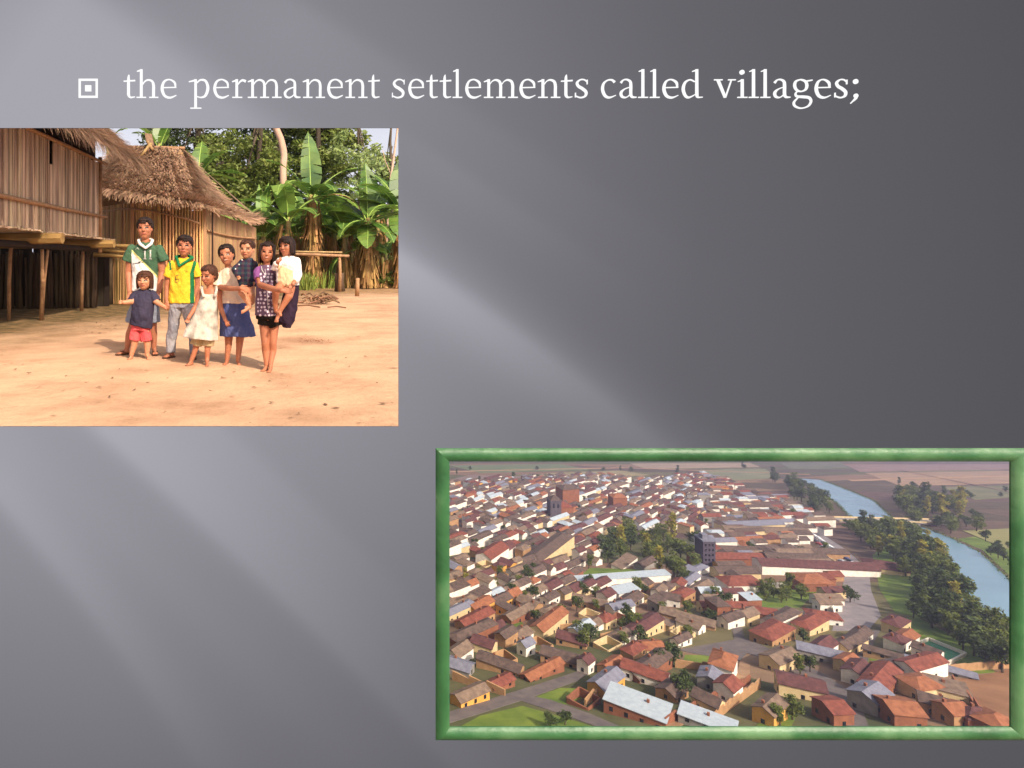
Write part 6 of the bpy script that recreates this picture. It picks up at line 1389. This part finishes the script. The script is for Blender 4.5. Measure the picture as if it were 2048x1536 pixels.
for (u, v, s, k, pl) in [(1345, 1332, 1.0, 0, 'above the red roofed white house'), (1322, 1338, .9, 4, 'above the red roofed white house'), (1180, 1285, 1.1, 0, 'in the garden below the white sheds'), (1165, 1295, .9, 3, 'in the garden below the white sheds'), (1130, 1450, .6, 4, 'on the lower grass plot'), (1100, 1456, .55, 0, 'on the lower grass plot'), (1600, 1350, .8, 1, 'beside the dark street'), (1620, 1345, .7, 0, 'beside the dark street'), (1585, 1440, .9, 6, 'in the bottom garden'), (1560, 1452, .8, 1, 'in the bottom garden'),
                          (1370, 1380, .9, 4, 'behind the orange roofed white house'), (1360, 1395, .8, 0, 'behind the orange roofed white house'), (1700, 1205, 1.0, 0, 'at the end of the avenue'), (1860, 1215, 1.3, 4, 'below the river trees'), (930, 1170, .8, 2, 'at the left edge'), (1000, 1150, .8, 3, 'near the long cream building'), (1660, 1435, .5, 0, 'in the bottom yards')]: town_tree(u, v, s, k, pl)
for q in range(120):
    u = RT_.uniform(905, 1650); v = RT_.uniform(985, 1300); p = T(u, v)
    if not blocked(u, v, p.x, p.y, 1): town_tree(u, v, RT_.uniform(.6, 1.1), RT_.choice([0, 1, 3, 4]), 'in the gaps among the houses')
for q in range(26):
    u = RT_.choice([RT_.uniform(905, 1500), RT_.uniform(1790, 2018)]); v = RT_.uniform(936, 962) if u < 1600 else RT_.uniform(965, 1030); town_tree(u, v, RT_.uniform(.9, 1.5), RT_.choice([0, 4, 5]), 'in the open fields beyond')
kk = {}
for i, t in enumerate(TREES): kk.setdefault((t[3], t[4]), []).append((t[0], i))
TL = {}
for k, lst in kk.items():
    lst.sort()
    for r, (u, i) in enumerate(lst): TL[i] = KT[k[0]] + ' tree' + ((', ' + ORD[min(r, 19)] + '') if len(lst) > 1 else '') + ' ' + k[1]
for i, (u, v, sc, k, pl, p) in enumerate(TREES):
    r = empty('town_tree', p, TL[i], 'tree', 'trees ' + pl)
    r.rotation_euler = (0, 0, RT_.uniform(0, 6.28)); r.scale = (sc, sc, sc * RT_.uniform(.85, 1.1))
    for nm, me in (('crown', CROWN[k]), ('trunk', TRUNK)):
        o = bpy.data.objects.new(nm, me); COL.objects.link(o); o.parent = r
# reeds and scrub along the banks
C = []
for A_ in (RL, RR):
    for a, c in zip(A_[:-1], A_[1:]):
        p, q = T(*a), T(*c); n = int((q - p).length / 2.2)
        for s in range(n): w_ = p.lerp(q, s / n); C.append(ball_pts(6, (w_.x + RT_.uniform(-1.5, 1.5), w_.y, tz(w_.x, w_.y) + .8), (1.2, 1.2, 1.1), rng, .2))
C = np.concatenate(C); tag(link_mesh('river_scrub', quads_mesh('river_scrub', leaf_quads(C, .6), [m_tD, m_tM], rng.integers(0, 2, len(C)))), 'low dark scrub lining both river banks', 'scrub', kind='stuff')
# --- parked cars
CARM = {n: mat(n + '_car_paint', c, rough=.3, spec=.6) for n, c in (('white', (220, 220, 222)), ('silver', (150, 154, 162)), ('dark', (34, 36, 46)), ('blue', (50, 70, 120)), ('red', (140, 40, 36)))}
m_tyre = mat('black_tyre', (18, 18, 18))
b = MB(); prof_ = [(-2.1, .35), (-2.15, .8), (-1.75, .95), (-1.2, 1.45), (.45, 1.48), (1.15, .98), (2.0, .85), (2.15, .4)]
n = len(prof_); vs = [(x, -.82 + (.12 if z > 1.2 else 0), z) for x, z in prof_] + [(x, .82 - (.12 if z > 1.2 else 0), z) for x, z in prof_]
b.add(vs, [tuple(range(n)), tuple(range(2 * n - 1, n - 1, -1))] + [(i, n + i, n + (i + 1) % n, (i + 1) % n) for i in range(n)]); CB = {k: b.mesh('body', m_) for k, m_ in CARM.items()}
b = MB(); 
for s in (-1, 1): b.add([(-1.15, s * .76, 1.02), (1.0, s * .80, 1.02), (.42, s * .715, 1.4), (-1.1, s * .715, 1.4)], [(0, 1, 2, 3)])
CW = b.mesh('window', m_win); b = MB(); b.tube([(0, -.12, 0), (0, .12, 0)], .33, 12); CT = b.mesh('wheel', m_tyre)
AV = [(1622, 1066), (1640, 1076), (1656, 1086), (1668, 1094), (1680, 1102), (1692, 1112), (1703, 1122)]; cars = []
RC = random.Random(2)
for (a, c, n_) in (((1606, 1056), (1716, 1136), 17), ((1598, 1058), (1688, 1128), 10)):
    for i in range(n_):
        t = (i + .5) / n_; cars.append((a[0] + (c[0] - a[0]) * t + RC.uniform(-1, 1), a[1] + (c[1] - a[1]) * t, a, c))
cc = {}
cars = [(u, v, a, c, RC.choice(['white', 'white', 'silver', 'dark', 'dark', 'blue', 'red'])) for (u, v, a, c) in cars]
cnt = {}
for i, (u, v, a, c, k) in enumerate(sorted(cars)):
    p = T(u, v, .2); d = T(*c) - T(*a); ang = math.atan2(d.y, d.x) + math.pi / 2 * .6
    cnt[k] = cnt.get(k, 0) + 1; r_ = cnt[k] - 1
    root = empty('parked_car', p, 'small %s car parked along the avenue, %s of the %s ones' % (k, ORD[min(r_, 11)], k), 'car', 'cars parked along the avenue'); root.rotation_euler = (0, 0, ang)
    for nm, me, l in [('body', CB[k], (0, 0, 0)), ('window', CW, (0, 0, 0))] + [('wheel', CT, (sx * 1.35, sy * .78, .33)) for sx in (-1, 1) for sy in (-1, 1)]:
        o = bpy.data.objects.new(nm, me); COL.objects.link(o); o.parent = root; o.location = l
# --- haze over the valley
import os
if True:
    b = MB(); b.box((1500, 3500, -960), (9000, 7400, 2000)); hz = b.build('haze', bpy.data.materials.new('valley_air')); tag(hz, 'pale bluish haze lying over the valley', 'haze', kind='stuff')
    m = hz.data.materials[0]; m.use_nodes = True; nt = m.node_tree; nt.nodes.clear(); o = nt.nodes.new('ShaderNodeOutputMaterial'); v = nt.nodes.new('ShaderNodeVolumePrincipled')
    v.inputs['Color'].default_value = (.62, .64, .92, 1); v.inputs['Density'].default_value = 1.9e-4; v.inputs['Anisotropy'].default_value = .2; nt.links.new(v.outputs[0], o.inputs['Volume'])
